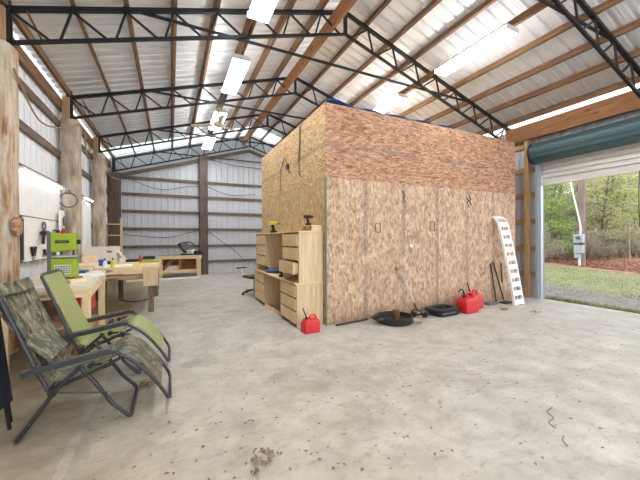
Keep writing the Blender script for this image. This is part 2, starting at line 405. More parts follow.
def ribprof(s0, s1, pitch=.2286, h=.03, base=.05, top=.03):
    """points (s, offset) of a ribbed metal sheet between s0 and s1"""
    o = [(s0, 0)]; s = s0 + pitch / 2
    while s + base / 2 < s1:
        o += [(s - base / 2, 0), (s - top / 2, h), (s + top / 2, h), (s + base / 2, 0)]
        for q in (1 / 3, 2 / 3):
            t = s + base / 2 + (pitch - base) * q
            if t + .012 < s1: o += [(t - .012, 0), (t, .004), (t + .012, 0)]
        s += pitch
    o.append((s1, 0)); return o
def wall_sheet(name, m, fn, prof, z0, ztop):
    mb = MB(); vs = []
    for s, off in prof:
        for z in (z0, ztop(s) if callable(ztop) else ztop): vs.append(fn(s, off, z))
    fs = [(2 * i, 2 * i + 2, 2 * i + 3, 2 * i + 1) for i in range(len(prof) - 1)]
    mb.add(vs, fs); return struct(mb.build(name, m, raw=True))
M['left_sheet'] = sheet_mat('left_wall_sheet', (232, 233, 236), .05, .5, .04)
wall_sheet('wall_left', M['left_sheet'], lambda s, o, z: (XL - o, s, z), ribprof(Y0, Y1), 0, 4.40)
wall_sheet('wall_back', M['wall_sheet'], lambda s, o, z: (s, Y1 + o, z), ribprof(XL, XR), 0, lambda s: zt(s) + .13)
wall_sheet('wall_right', M['wall_sheet'], lambda s, o, z: (XR + .06 + o, s, z), ribprof(4.42, Y1), -.1, 4.27)
wall_sheet('wall_right', M['wall_sheet'], lambda s, o, z: (XR + .06 + o, s, z), ribprof(.75, 4.42), 2.95, 4.27)
wall_sheet('wall_right', M['wall_sheet'], lambda s, o, z: (XR + .06 + o, s, z), ribprof(Y0, .75), 3.3, 4.27)  # space below is an added, unseen open bay that admits daylight
def roof(name, m, side, ya, yb):
    prof = ribprof(ya, yb, .2286, .045, .078, .05); mb = MB(); vs = []
    xe = XL - .012 if side < 0 else XR + .09
    for s, off in prof:
        for x in (XM, xe): vs.append((x, s, zt(x) + .165 + off))
    mb.add(vs, [(2 * i, 2 * i + 1, 2 * i + 3, 2 * i + 2) for i in range(len(prof) - 1)])
    return struct(mb.build(name, m, raw=True))
YS0, YS1 = 12.52, 13.50
for side in (-1, 1):
    roof('ceiling', M['roof_sheet'], side, Y0, YS0); roof('ceiling', M['roof_sheet'], side, YS1, Y1 + .1)
    roof('window_1' if side < 0 else 'window_2', M['skylight'], side, YS0, YS1)
struct(MB().box(XM - .15, XM + .15, Y0, Y1 + .1, ZM + .19, ZM + .2).build('trim_1', M['roof_sheet'], raw=True))

# ------------------------------------------------------------------ roof trusses
NODES = [.53 + .63 * k for k in range(8)]      # distances of the purlins from the ridge
TD = .455
def build_truss():
    t = thing('roof_truss', 'black steel roof truss nearest the camera, crossing the top right corner', 'roof truss', (0, TY[0], 0), 0, 'steel roof trusses')
    LE, RE = -1.86, 8.20
    for a, b in ((LE, XM), (XM, RE)):
        MB().bar((a, 0, zt(a) - .03), (b, 0, zt(b) - .03), .06, .06).build('top_chord', M['truss'], t)
        MB().bar((a, 0, zt(a) - TD), (b, 0, zt(b) - TD), .045, .045).build('bottom_chord', M['truss'], t)
    for x in (LE, RE): MB().bar((x, 0, zt(x) - TD - .02), (x, 0, zt(x)), .09, .09).build('end_post', M['truss'], t)
    MB().bar((XM, 0, ZM - TD), (XM, 0, ZM - .02), .055, .06).build('king_post', M['truss'], t)
    for sg in (-1, 1):
        for d in NODES:
            x = XM + sg * d
            if not LE < x < RE: continue
            for dd in (.13, -.41):
                xb = XM + sg * (d + dd)
                if dd < 0 and d + dd < .06: xb = XM + sg * .1
                xb = max(LE + .05, min(RE - .05, xb))
                MB().bar((x, 0, zt(x) - .05), (xb, 0, zt(xb) - TD), .028, .028).build('web_bar', M['truss'], t)
            MB().bar((x, 0, zt(x) - .02), (x, 0, zt(x) + .09), .05, .012, (1, 0, 0)).build('purlin_clip', M['truss'], t)
        xa, xb = (LE + .2, LE + .36) if sg < 0 else (RE - .2, RE - .36)
        MB().bar((xa, 0, zt(xa) - .05), (xb, 0, zt(xb) - TD), .026, .026).build('web_bar', M['bracket'], t)
    MB().bar((-.6, .035, 4.80), (6.85, .035, 4.80), .03, .04).build('tie_rod', M['truss'], t)
    return t
tr = build_truss()
for y, lab in zip(TY[1:], ('black steel roof truss whose right end meets the front of the OSB room',
                           'black steel roof truss second beyond the camera, its peak just left of the OSB room',
                           'black steel roof truss beside the ceiling fan, in front of the one by the skylight',
                           'black steel roof truss furthest back, right in front of the metal end wall')):
    dup(tr, (0, y, 0), None, lab)

# ------------------------------------------------------------------ purlins, ridge board, girts
ordn = ['first', 'second', 'third', 'fourth', 'fifth', 'sixth', 'seventh']
for sg, nm in ((-1, 'left'), (1, 'right')):
    for k, d in enumerate(NODES[:7]):
        x = XM + sg * d; z = zt(x) + .02
        tag(MB().bar((x, Y0, z + .07), (x, Y1, z + .07), .05, .135, (-sg * -SL, 0, 1)).build('roof_purlin', M['purlin_y']),
            f'brown timber purlin on the {nm} roof slope, {ordn[k]} down from the ridge', 'purlin', f'{nm} roof purlins')
    xe = XM + sg * 5.0
    tag(MB().bar((xe, Y0, zt(xe) + .085), (xe, Y1, zt(xe) + .085), .05, .13).build('eave_purlin', M['purlin_y']),
        f'timber eave purlin above the bright slit along the {nm} wall', 'purlin')
tag(MB().box(2.82, 2.885, Y0, Y1 - .1, 5.48, 5.76).build('ridge_beam', M['header']), 'heavy timber beam running under the roof ridge through the trusses', 'beam')
tag(MB().box(XL + .02, XL + .07, Y0, Y1 - .05, 4.08, 4.285).build('eave_board', M['purlin_y']), 'wide brown board at the top of the left wall under the bright slit', 'beam')
GZ = [.5, 1.15, 1.83, 2.5, 3.15, 3.77]
go = ['lowest', 'second lowest', 'third', 'fourth', 'second highest', 'highest']
for k, z in enumerate(GZ):
    tag(MB().box(XL + .01, XL + .055, Y0, Y1 - .1, z - .065, z + .065).build('wall_girt', M['grey_lumber_y']),
        f'horizontal timber girt on the left metal wall, {go[k]} of six', 'girt', 'left wall girts')
    tag(MB().box(-1.64, XR - .3, Y1 - .055, Y1 - .01, z - .055, z + .055).build('wall_girt', M['grey_lumber_x']),
        f'horizontal timber girt on the back metal wall, {go[k]} of six', 'girt', 'back wall girts')
    tag(MB().box(XR + .005, XR + .05, 4.62, Y1 - .1, z - .065, z + .065).build('wall_girt', M['lumber_y']),
        f'timber girt on the metal wall between OSB room and roll-up door, {go[k]} of six', 'girt', 'right wall girts')
for a, b, nm in ((-1.7, XM, 'left'), (XM, XR - .3, 'right')):
    tag(MB().bar((a, Y1 - .12, zt(a) - .62), (b, Y1 - .12, zt(b) - .62), .045, .13).build('gable_rafter', M['grey_lumber_x']),
        f'sloping timber board under the rear truss, {nm} half of the gable', 'rafter')

# ------------------------------------------------------------------ posts
def rough_post(x, y, z0, z1, rx, ry, seed, sides=14, pw=4):
    r = random.Random(seed); mb = MB(); vs = []; n = sides; lv = 26
    ph = [r.uniform(0, 6.28) for _ in range(6)]
    for i in range(lv + 1):
        z = z0 + (z1 - z0) * i / lv
        for k in range(n):
            a = 2 * PI * (k + .5) / n; c, s = math.cos(a), math.sin(a)
            q = (abs(c) ** pw + abs(s) ** pw) ** (-1 / pw)
            w = 1 + .025 * math.sin(3 * a + ph[0] + z * 1.3) + .02 * math.sin(z * 5 + ph[1] + 2 * a) + r.uniform(-.018, .018)
            vs.append((x + rx * c * q * w, y + ry * s * q * w, z))
    fs = [(i * n + k, i * n + (k + 1) % n, (i + 1) * n + (k + 1) % n, (i + 1) * n + k) for i in range(lv) for k in range(n)]
    fs += [tuple(range(n - 1, -1, -1)), tuple(lv * n + k for k in range(n))]
    return mb.add(vs, fs)
p = thing('timber_post', 'peeling bark timber post at the left edge of the photo', 'post', (-1.885, 5.26, 0), 0, 'left wall posts')
rough_post(0, 0, 0, 3.88, .105, .18, 1, 16, 3).build('post_shaft', M['post_peel'], p, True)
MB().box(-.09, .04, -.12, .12, 3.88, 4.33).build('post_block', M['lumber_z'], p)
p = thing('timber_post', 'grey weathered timber post behind the green bandsaw with a rope loop', 'post', (-1.84, 7.98, 0), 0, 'left wall posts')
rough_post(0, 0, 0, 3.88, .155, .17, 2).build('post_shaft', M['post'], p, True)
MB().box(-.12, .0, -.12, .1, 3.88, 4.33).build('post_block', M['lumber_z'], p)
p = thing('timber_post', 'smooth greyish timber post rising behind the white cardboard box', 'post', (-1.84, 10.7, 0), 0, 'left wall posts')
rough_post(0, 0, 0, 3.88, .155, .17, 3).build('post_shaft', M['post'], p, True)
MB().box(-.12, .0, -.12, .1, 3.88, 4.33).build('post_block', M['lumber_z'], p)
tag(rough_post(-1.84, 13.4, 0, 3.86, .19, .16, 4, 12, 8).build('timber_post', M['dark_wood'], None, True), 'dark brown timber post in the left rear corner', 'post')
tag(rough_post(1.21, 13.4, 0, zt(1.21) - .5, .165, .15, 5, 12, 8).build('timber_post', M['dark_wood'], None, True), 'dark brown timber post in the middle of the back wall', 'post')
tag(rough_post(8.0, 5.45, 0, 3.86, .15, .15, 6).build('timber_post', M['post'], None, True), 'timber post at right wall behind the OSB room corner', 'post')
tag(MB().box(8.10, 8.20, 4.70, 4.80, -.09, 3.88).build('timber_post', M['lumber_z']), 'sawn orange timber post beside the roll-up door opening', 'post')
h = thing('door_header', 'wide knotty timber header above the roll-up door', 'beam', (8.1, 2.4, 3.88))
MB().box(-.04, .06, -4.5, 2.85, .17, .385).build('upper_board', M['header'], h)
MB().box(-.05, .05, -4.5, 2.85, 0, .165).build('lower_board', M['header'], h)

# ------------------------------------------------------------------ roll-up door
d = thing('roll_up_door', 'half-raised roll-up door with teal drum and beige ribbed curtain', 'door', (8.1, 2.6, 0))
mb = MB(); n = 48
cx, cz, R0 = -.12, 3.46, .235
pr = [(cx + (R0 + .012 * (k % 4 < 2)) * math.cos(2 * PI * k / n), cz + (R0 + .012 * (k % 4 < 2)) * math.sin(2 * PI * k / n)) for k in range(n)]
mb.prism(pr, 'y', -1.85, 1.88).build('rolled_curtain', M['teal'], d)
MB().cyl((cx, 1.87, cz), (cx, 1.91, cz), R0 + .02, 32).build('drum_end', M['black_plastic'], d)
MB().cyl((cx, 1.91, cz), (cx, 2.06, cz), .03, 12).build('axle', M['steel'], d)
MB().box(cx - .05, .07, 1.94, 1.97, cz - .2, cz + .1).build('axle_bracket', M['bracket'], d)
mb = MB(); prof = []
z = 2.76
while z < 3.5:
    prof += [(z, .0), (z + .054, .0), (z + .064, .045), (z + .100, .045)]; z += .11
rows = [[(.06 + o * 1.0, y, zz) for y in (-1.83, 1.80)] for zz, o in prof]
mb.sheet(rows, .004).build('curtain', M['door_beige'], d)
MB().box(.03, .1, -1.84, 1.81, 2.69, 2.765).build('bottom_bar', M['door_beige'], d)
for y in (1.815, -1.87):
    MB().box(.02, .12, y, y + .05, -.09, 3.3).build('guide_rail', M['jamb'], d)
MB().tube(smoothpath([(.0, .05, 2.7), (-.005, .06, 2.2), (0, .05, 1.62)]), .008, 6).build('pull_rope', M['cable'], d)
MB().box(.0, .13, 1.865, 1.93, -.09, 3.2).build('jamb_trim', M['jamb'], d)

# ------------------------------------------------------------------ OSB room
BX, BY, BW, BD = 2.286, 4.50, 4.975, 3.93
room = thing('storage_room', 'boxed-in storage room clad in OSB sheets in the middle of the shed', 'room', (BX, BY, 0))
def pan(x0, x1, y0, y1, z0, z1, m):
    g = .0015
    if y1 - y0 < .03: MB().box(x0 + g, x1 - g, y0, y1, z0 + g, z1 - g).build('osb_panel', m, room, bev=.002)
    else: MB().box(x0, x1, y0 + g, y1 - g, z0 + g, z1 - g).build('osb_panel', m, room, bev=.002)
T = .012
for a, b in ((0, .69), (.69, 3.16), (3.16, BW)): pan(a, b, 0, T, 2.44, 3.66, M['osb_up'])
for a, b in ((0, 1.27), (1.27, 2.49), (2.49, 3.71), (3.71, BW)): pan(a, b, 0, T, 0, 2.44, M['osb_low'])
for a, b in ((T, 1.26), (1.26, 2.64), (2.64, BD)): pan(0, T, a, b, 2.44, 3.66, M['osb_side_up'])
for a, b in ((T, 1.22), (1.22, 2.44), (2.44, BD)): pan(0, T, a, b, 0, 2.44, M['osb_side_low'])
pan(BW - T, BW, T, BD, 0, 3.66, M['osb_side_low']); pan(T, BW - T, BD - T, BD, 0, 3.66, M['osb_low'])
MB().box(.02, BW - .02, .02, BD - .02, 3.60, 3.63).build('top_deck', M['ply'], room)
MB().box(T + .002, BW - T, T + .002, BD - T, 0, .02).build('floor_deck', M['ply'], room)
MB().box(-.012, .014, -.012, .014, 0, 2.44).build('corner_strip', M['green_trim'], room, label='green metal strip up the front corner')
mb = MB()   # outlet cut-outs: frame of a small box set in the sheet
for nm, (x, z, w, hh) in (('outlet_cutout', (1.04, 1.61, .05, .075)), ('outlet_cutout', (2.35, 1.66, .055, .09))):
    m2 = MB()
    for a, b_ in (((x - w, z - hh), (x + w, z - hh)), ((x + w, z - hh), (x + w, z + hh)), ((x + w, z + hh), (x - w, z + hh)), ((x - w, z + hh), (x - w, z - hh))):
        m2.bar((a[0], -.003, a[1]), (b_[0], -.003, b_[1]), .008, .014)
    m2.build(nm, M['bracket'], room)
MB().cyl((1.8, 0, 1.28), (1.8, -.02, 1.28), .03, 12).build('white_cap', M['white_plastic'], room)
for k, (x, z) in enumerate(((3.42, 2.22), (3.35, 2.18), (1.62, 2.2))):
    MB().tube(smoothpath([(x - .04, -.004, z + .1), (x + .03, -.012, z + .03), (x - .01, -.012, z - .02), (x + .05, -.004, z - .1)]), .008, 6).build('wire_stub', M['cable'], room)
tag(MB().sheet([[(2.33 + .2 * i + .03 * math.sin(j), 4.52 + .06 * j, 3.665 + .045 * abs(math.sin(i * 2.1 + j * 1.3)) + (.05 if i < 2 and j < 2 else 0)) for j in range(5)] for i in range(16)], .008)
    .build('tarp', M['blue'], None, True), 'crumpled blue tarp lying on top of the OSB room', 'tarp')
cb = MB()
for pts in ([(2.28, 5.55, 3.63), (2.275, 5.56, 3.25), (2.27, 5.62, 2.75), (2.272, 5.5, 2.62)], [(2.28, 5.62, 3.63), (2.27, 5.6, 3.2), (2.268, 5.68, 2.9)]): cb.tube(smoothpath(pts), .006, 6)
tag(cb.build('hanging_cable', M['cable'], None, True), 'loose dark cable pair hanging down the left OSB face near the top', 'cable')
cb = MB(); cb.tube(smoothpath([(2.272, 6.75, 2.98), (2.26, 6.45, 3.2), (2.25, 6.25, 3.02), (2.262, 6.2, 2.86), (2.255, 6.05, 2.8)]), .008, 6); cb.tube(smoothpath([(2.265, 6.7, 2.95), (2.262, 6.75, 2.7), (2.268, 6.72, 2.5)]), .006, 6)
cb.box(2.235, 2.274, 6.2, 6.3, 2.92, 3.02)
tag(cb.build('hanging_cable', M['cable'], None, True), 'curled dark cable with a small box on the left OSB face', 'cable')

# ------------------------------------------------------------------ ceiling lights and fan
def light(x, y, label):
    t = thing('ceiling_light', label, 'light', (x, y, 4.9), 0, 'fluorescent ceiling lights')
    MB().prism([(-.138, .076), (.138, .076), (.13, .10), (-.13, .10)], 'y', -.765, .765).build('housing', M['white_paint'], t)
    MB().prism([(-.134, .075), (-.165, .022), (-.13, 0), (.13, 0), (.165, .022), (.134, .075)], 'y', -.75, .75).build('diffuser', M['diffuser'], t)  # sides slanted upward so the lens also lights the roof
    for s in (-.77, .765): MB().prism([(-.168, .0), (.168, .0), (.168, .09), (-.168, .09)], 'y', s, s + .006).build('end_cap', M['white_paint'], t)
    return t
L0 = light(1.27, 4.08, 'white fluorescent light at the top edge of the photo left of the ridge')
for x, y, lab in ((1.27, 6.82, 'bright fluorescent light in the left row just before the second truss'),
                  (1.27, 9.56, 'fluorescent light in the left row behind the ceiling fan'),
                  (1.27, 11.85, 'smallest, furthest fluorescent light of the left row, near the skylight'),
                  (1.27, 1.4, 'added unseen fluorescent light continuing the left row, above the camera'),  # this lamp and the next are added out of view for more lamplight
                  (1.27, -1.3, 'added unseen fluorescent light continuing the left row, behind the camera'),
                  (5.2, 4.03, 'long white fluorescent light hanging at the upper right'),
                  (5.2, 6.75, 'fluorescent light just showing above the front of the OSB room'),
                  (5.2, 9.5, 'fluorescent light of the right row over the OSB room top'),
                  (5.2, 11.85, 'fluorescent light of the right row behind the OSB room'),
                  (5.2, 1.3, 'added unseen fluorescent light continuing the right row, nearest the door'),  # last two lamps of this row are added too, outside the frame
                  (5.2, -1.4, 'added unseen fluorescent light continuing the right row, behind the camera')):
    dup(L0, (x, y, 4.9), None, lab)
for x, ya, yb, lab in ((1.27, -2.3, 12.7, 'timber strip carrying the left row of fluorescent lights'), (5.2, -2.3, 12.7, 'timber strip carrying the right row of fluorescent lights')):
    zc = 5.042
    tag(MB().box(x - .02, x + .025, ya, yb, zc - .04, zc + .05).build('light_rail', M['purlin_y']), lab, 'rail')
f = thing('ceiling_fan', 'cream ceiling fan with three blades hanging between the trusses', 'fan', (1.2, 8.84, 4.58))
MB().lathe([(.03, .30), (.075, .33), (.08, .42)], n=20).build('canopy', M['cream'], f, True)
MB().cyl((0, 0, .05), (0, 0, .62), .014, 10).build('downrod', M['cream'], f, True)
MB().lathe([(.05, -.07), (.13, -.05), (.145, 0), (.12, .05), (.04, .08)], n=24).build('motor', M['cream'], f, True)
for a in (27, 152, 270):
    m2 = MB(); m2.sheet([[(r, s * w, -.02 + s * .012) for s in (-1, 0, 1)] for r, w in ((.12, .03), (.22, .06), (.72, .072), (.76, .05))], .008)
    m2.rot(Matrix.Rotation(math.radians(a), 4, 'Z')).build('blade', M['cream'], f)

# ------------------------------------------------------------------ desk and hutch
def drawer_unit(parent, x, y0, y1, z0, z1, n, pulled=None):
    hgt = (z1 - z0) / n
    for k in range(n):
        dx = .07 if pulled == k else 0
        dr = MB().box(x - .022 - dx, x - dx, y0 + .012, y1 - .012, z0 + k * hgt + .012, z0 + (k + 1) * hgt - .012).build('drawer', M['birch_y'], parent, bev=.004)
        MB().box(x - dx, x + .3 - dx, y0 + .04, y1 - .04, z0 + k * hgt + .02, z0 + (k + 1) * hgt - .03).build('drawer_box', M['ply'], dr)
dk = thing('desk', 'plywood desk with two drawer columns against the OSB room', 'desk', (1.80, 4.58, 0))
W, LEN = .47, 2.70
MB().box(-.03, W, -.012, LEN, .685, .715).build('desk_top', M['birch_y'], dk, bev=.003)
for y in (0, .76, 1.86, LEN - .03): MB().box(0, W, y, y + .02, 0, .685).build('side_panel', M['ply'], dk)
MB().box(W - .02, W, .02, LEN - .03, .02, .68).build('back_panel', M['ply'], dk)
MB().box(.01, .03, .76, 1.88, 0, .05).build('plinth', M['birch_y'], dk)
drawer_unit(dk, 0, .02, .76, .05, .68, 3); drawer_unit(dk, 0, 1.88, LEN - .03, .05, .68, 3)
hu = thing('desk_hutch', 'plywood hutch with small drawers standing on the desk', 'shelf', (1.84, 4.58, .715))
W = .43
MB().box(-.02, W, -.012, LEN, .815, .835).build('hutch_top', M['birch_y'], hu, bev=.003)
for y in (0, .76, 1.86, LEN - .03): MB().box(0, W, y, y + .02, 0, .815).build('side_panel', M['ply'], hu)
MB().box(W - .015, W, .02, LEN - .03, 0, .815).build('back_panel', M['birch_z'], hu)
drawer_unit(hu, 0, .02, .76, .12, .80, 3, 0); drawer_unit(hu, 0, 1.88, LEN - .03, .12, .80, 3)
cu = thing('cubby_box', 'small open wooden cubby box on top of the hutch by the room corner', 'box', (2.07, 4.585, 1.55))
m2 = MB(); m2.box(0, .18, 0, .42, 0, .012); m2.box(0, .18, 0, .42, .088, .10); m2.box(0, .18, 0, .012, .012, .088); m2.box(0, .18, .408, .42, .012, .088); m2.box(.168, .18, .012, .408, .012, .088)
m2.build('box_shell', M['birch_x'], cu)
MB().box(.0, .17, .2, .21, .012, .088).build('divider', M['birch_x'], cu)
def drill(loc, rz, body, label, s=1.0):
    t = thing('cordless_drill', label, 'power tool', loc, rz)
    MB().box(-.04 * s, .04 * s, -.06 * s, .06 * s, 0, .055 * s).build('battery', M['black_plastic'], t, bev=.008)
    MB().bar((0, .0, .05 * s), (0, .03 * s, .17 * s), .036 * s, .05 * s, (0, 1, 0)).build('handle', M['black_plastic'], t, bev=.008)
    MB().cyl((0, .1 * s, .19 * s), (0, -.07 * s, .19 * s), .036 * s, 14).build('motor_body', body, t, True)
    MB().cyl((0, -.07 * s, .19 * s), (0, -.13 * s, .19 * s), .024 * s, 12, .014 * s).build('chuck', M['black_plastic'], t, True)
    MB().cyl((0, -.13 * s, .19 * s), (0, -.2 * s, .19 * s), .005 * s, 8).build('bit', M['steel'], t)
    return t
drill((2.06, 6.62, 1.551), 1.9, M['yellow'], 'yellow and black cordless drill on top of the plywood hutch', 1.15)
drill((2.13, 4.86, 1.651), 1.7, M['black_plastic'], 'small dark drill on top of the cubby box at the room corner', .8)
drill((1.86, 5.48, .716), .9, M['black_plastic'], 'black power tool lying at the front edge of the desk', .8)
bt = thing('nail_gun', 'blue power tool on the desk beside the black one', 'power tool', (1.9, 6.2, .716), .6)
MB().box(-.05, .05, -.13, .13, 0, .07).build('tool_body', M['blue'], bt, bev=.02); MB().bar((0, .1, .04), (0, .16, .12), .04, .05).build('handle', M['black_plastic'], bt, bev=.01)
MB().cyl((0, -.12, .035), (0, -.2, .03), .02, 10).build('nose', M['black_plastic'], bt)

# office chair behind the desk
oc = thing('office_chair', 'black office chair with pale armrest standing behind the desk', 'chair', (1.93, 7.92, 0), .3)
for k in range(5):
    a = 2 * PI * k / 5 + .5; c, s = math.cos(a), math.sin(a)
    MB().bar((c * .03, s * .03, .12), (c * .3, s * .3, .075), .05, .03).build('base_arm', M['black_plastic'], oc, bev=.006)
    MB().cyl((c * .3 - s * .02, s * .3 + c * .02, .03), (c * .3 + s * .02, s * .3 - c * .02, .03), .03, 12).build('caster', M['black_plastic'], oc)
MB().cyl((0, 0, .09), (0, 0, .42), .028, 12).build('gas_column', M['steel'], oc, True)
MB().box(-.22, .22, -.22, .22, .42, .49).build('seat', M['black_plastic'], oc, bev=.03)
MB().sheet([[(.24 + .03 * math.cos(j * .8 - 1.6), -.2 + .1 * j, z) for j in range(5)] for z in (.5, .65, .8, .92)], .04).build('backrest', M['black_plastic'], oc, True)
MB().tube(smoothpath([(-.1, .26, .44), (-.16, .28, .5), (-.2, .28, .66)]), .02, 8).build('armrest_stem', M['white_plastic'], oc, True)
MB().box(-.34, -.06, .245, .315, .66, .69).build('armrest_pad', M['black_plastic'], oc, bev=.01)

# ------------------------------------------------------------------ petrol cans
def gas_can(loc, rz, s, label, spout='up'):
    t = thing('fuel_can', label, 'fuel can', loc, rz, 'red fuel cans')
    m2 = MB(); w, dd, h_ = .15 * s, .10 * s, .24 * s
    m2.add([(-w, -dd, 0), (w, -dd, 0), (w, dd, 0), (-w, dd, 0), (-w, -dd, h_ * .72), (w, -dd, h_ * .8), (w, dd, h_ * .8), (-w, dd, h_ * .72), (-w * .7, -dd * .8, h_), (w * .85, -dd * .8, h_), (w * .85, dd * .8, h_), (-w * .7, dd * .8, h_)],
           [(3, 2, 1, 0), (0, 1, 5, 4), (1, 2, 6, 5), (2, 3, 7, 6), (3, 0, 4, 7), (4, 5, 9, 8), (5, 6, 10, 9), (6, 7, 11, 10), (7, 4, 8, 11), (8, 9, 10, 11)])
    m2.build('can_body', M['red_plastic'], t, True, bev=.018 * s)
    MB().tube(smoothpath([(-.02 * s, 0, h_ - .01), (0, 0, h_ + .05 * s), (.07 * s, 0, h_ + .06 * s), (.12 * s, 0, h_ + .01), (.13 * s, 0, h_ - .06 * s)]), .016 * s, 8).build('carry_handle', M['red_plastic'], t, True)
    MB().lathe([(.03 * s, -.01), (.03 * s, .035 * s)], (-.075 * s, 0, h_ - .005), 14).build('cap', M['black_plastic'], t, True)
    pts = [(-.075 * s, 0, h_ + .02 * s), (-.1 * s, 0, h_ + .09 * s), (-.15 * s, 0, h_ + .2 * s)] if spout == 'up' else [(-.075 * s, 0, h_ + .02 * s), (-.1 * s, 0, h_ + .1 * s), (-.16 * s, 0, h_ + .13 * s), (-.2 * s, 0, h_ + .09 * s)]
    MB().tube(smoothpath(pts), .014 * s, 8, r1=.01 * s).build('spout', M['black_plastic'], t, True)
    return t
gas_can((1.91, 4.30, 0), .05, .86, 'small red fuel can standing in front of the plywood desk')
gas_can((5.13, 4.10, 0), .05, 1.22, 'larger red fuel can in front, with bent black spout, by the OSB wall', 'bent')
gas_can((5.50, 4.27, 0), .1, 1.2, 'red fuel can half hidden behind another near the OSB wall')

# ------------------------------------------------------------------ things along the OSB wall
dp = thing('drain_pan', 'round black drain pan holding a rusty can, on the floor', 'pan', (3.42, 4.165, 0))
MB().lathe([(.27, 0), (.30, .02), (.31, .115), (.285, .12), (.27, .05), (.01, .045)], n=32).build('pan_shell', M['black_plastic'], dp, True)
MB().tube(smoothpath([(-.26, -.08, .1), (-.38, -.07, .1), (-.40, .02, .1), (-.38, .1, .1), (-.26, .1, .1)]), .022, 8).build('pan_lip', M['black_plastic'], dp, True)
tag(MB().lathe([(.055, 0), (.06, .01), (.06, .15), (.05, .15)], (3.47, 4.185, .05), 18).build('tin_can', M['bracket'], None, True), 'rusty brown can standing in the round black pan', 'can')
tag(MB().tube([(2.40, 4.38, .02), (3.06, 4.45, .025)], .016, 8).build('metal_rod', M['cable']), 'long dark rod lying on the floor along the OSB wall', 'rod')
cr = thing('plastic_tray', 'black rectangular plastic tray lying by the OSB wall', 'tray', (4.58, 4.2, 0), .08)
m2 = MB()
rows = []
def rr(w, dd, z, r=.06):
    o = []
    for sx_, sy_, a0 in ((1, 1, 0), (-1, 1, 90), (-1, -1, 180), (1, -1, 270)):
        for k in range(4):
            a = math.radians(a0 + 30 * k); o.append((sx_ * (w - r) + r * math.cos(a), sy_ * (dd - r) + r * math.sin(a), z))
    return o
loops = [rr(.26, .17, 0), rr(.29, .19, .04), rr(.30, .2, .12), rr(.26, .17, .135), rr(.2, .11, .13), rr(.19, .1, .05)]
vs = [p for l in loops for p in l]; n = 16
m2.add(vs, [(i * n + k, i * n + (k + 1) % n, (i + 1) * n + (k + 1) % n, (i + 1) * n + k) for i in range(5) for k in range(n)] + [tuple(range(n - 1, -1, -1)), tuple(5 * n + k for k in range(n))])
m2.build('tray_shell', M['black_plastic'], cr, True)
MB().bar((-.25, -.205, .065), (.1, -.205, .06), .015, .02).build('rim_strip', M['grey_plastic'], cr)
ed = thing('garden_tool', 'silver shaft tool with tan handle leaning on the OSB wall', 'tool', (3.98, 4.2, 0))
MB().cyl((-.12, -.02, .28), (-.2, .25, .86), .013, 10).build('shaft', M['steel'], ed, True)
MB().cyl((-.12, -.02, .28), (-.05, -.03, .14), .016, 10).build('lower_shaft', M['black_plastic'], ed, True)
MB().tube(smoothpath([(-.3, .24, .87), (-.22, .255, .89), (-.16, .26, .90)]), .02, 8).build('grip', M['rope'], ed, True)
MB().tube(smoothpath([(-.12, .06, .03), (-.1, .02, .14), (-.05, -.03, .16), (.02, -.05, .11), (.07, -.06, .02)]), .013, 8).build('fork', M['black_plastic'], ed, True)
MB().cyl((.10, -.06, .05), (.20, .0, .05), .048, 16).build('wheel', M['black_plastic'], ed, True)
MB().cyl((-.08, .04, .05), (.0, .08, .05), .048, 16).build('wheel', M['black_plastic'], ed, True)
MB().bar((-.02, .04, .05), (.13, -.02, .05), .04, .03).build('axle', M['black_plastic'], ed)
tag(MB().cyl((6.45, 4.42, .02), (6.34, 4.475, .86), .016, 10).build('steel_bar', M['cable'], None, True), 'dark straight bar leaning on the OSB wall, left of two', 'bar', 'leaning bars')
tag(MB().cyl((6.64, 4.37, .02), (6.43, 4.475, .89), .016, 10).build('steel_bar', M['cable'], None, True), 'dark bar leaning at a slant beside the white loading ramp', 'bar', 'leaning bars')
tag(MB().cyl((6.75, 4.484, .42), (6.72, 4.485, .86), .012, 8).build('hanging_bar', M['cable'], None, True), 'short dark bar hanging on the OSB wall behind the ramp', 'bar')
tag(MB().box(6.0, 6.3, 4.26, 4.4, 0, .05).build('concrete_block', M['grey_plastic'], None, bev=.01), 'flat grey block on the floor beside the fuel cans', 'block')
tag(MB().box(6.42, 6.66, 4.2, 4.34, 0, .04).build('iron_foot', M['black_plastic'], None, bev=.01), 'black flat tool head on the floor at the foot of the bars', 'tool')

ra = thing('loading_ramp', 'white perforated loading ramp leaning against the OSB wall', 'ramp', (6.62, 4.03, 0))
def rp_(t):   # arched path from the floor up to the wall
    return (-.06 * t, .36 * t - .02 * math.sin(PI * t) + (.09 * max(0, t - .93) / .07), 1.93 * t - (.04 * max(0, t - .95) / .05))
pts = [rp_(i / 24) for i in range(25)]
for sx_ in (-.14, .14):
    m2 = MB()
    for i in range(24):
        a, b_ = pts[i], pts[i + 1]; m2.bar((a[0] + sx_, a[1], a[2]), (b_[0] + sx_, b_[1], b_[2]), .03, .05, (0, -1, 0))
    m2.build('side_rail', M['aluminium'], ra)
for k in range(11):
    t0_ = .01 + k * .0945; a, b_ = rp_(t0_), rp_(t0_ + .052)
    rg = MB().bar((a[0], a[1] - .012, a[2]), (b_[0], b_[1] - .012, b_[2]), .25, .03, (0, -1, 0)).build('tread', M['aluminium'], ra)
m2 = MB()
for i in range(24): m2.bar((pts[i][0], pts[i][1] + .006, pts[i][2]), (pts[i + 1][0], pts[i + 1][1] + .006, pts[i + 1][2]), .014, .014, (0, -1, 0))
m2.build('middle_rail', M['aluminium'], ra)

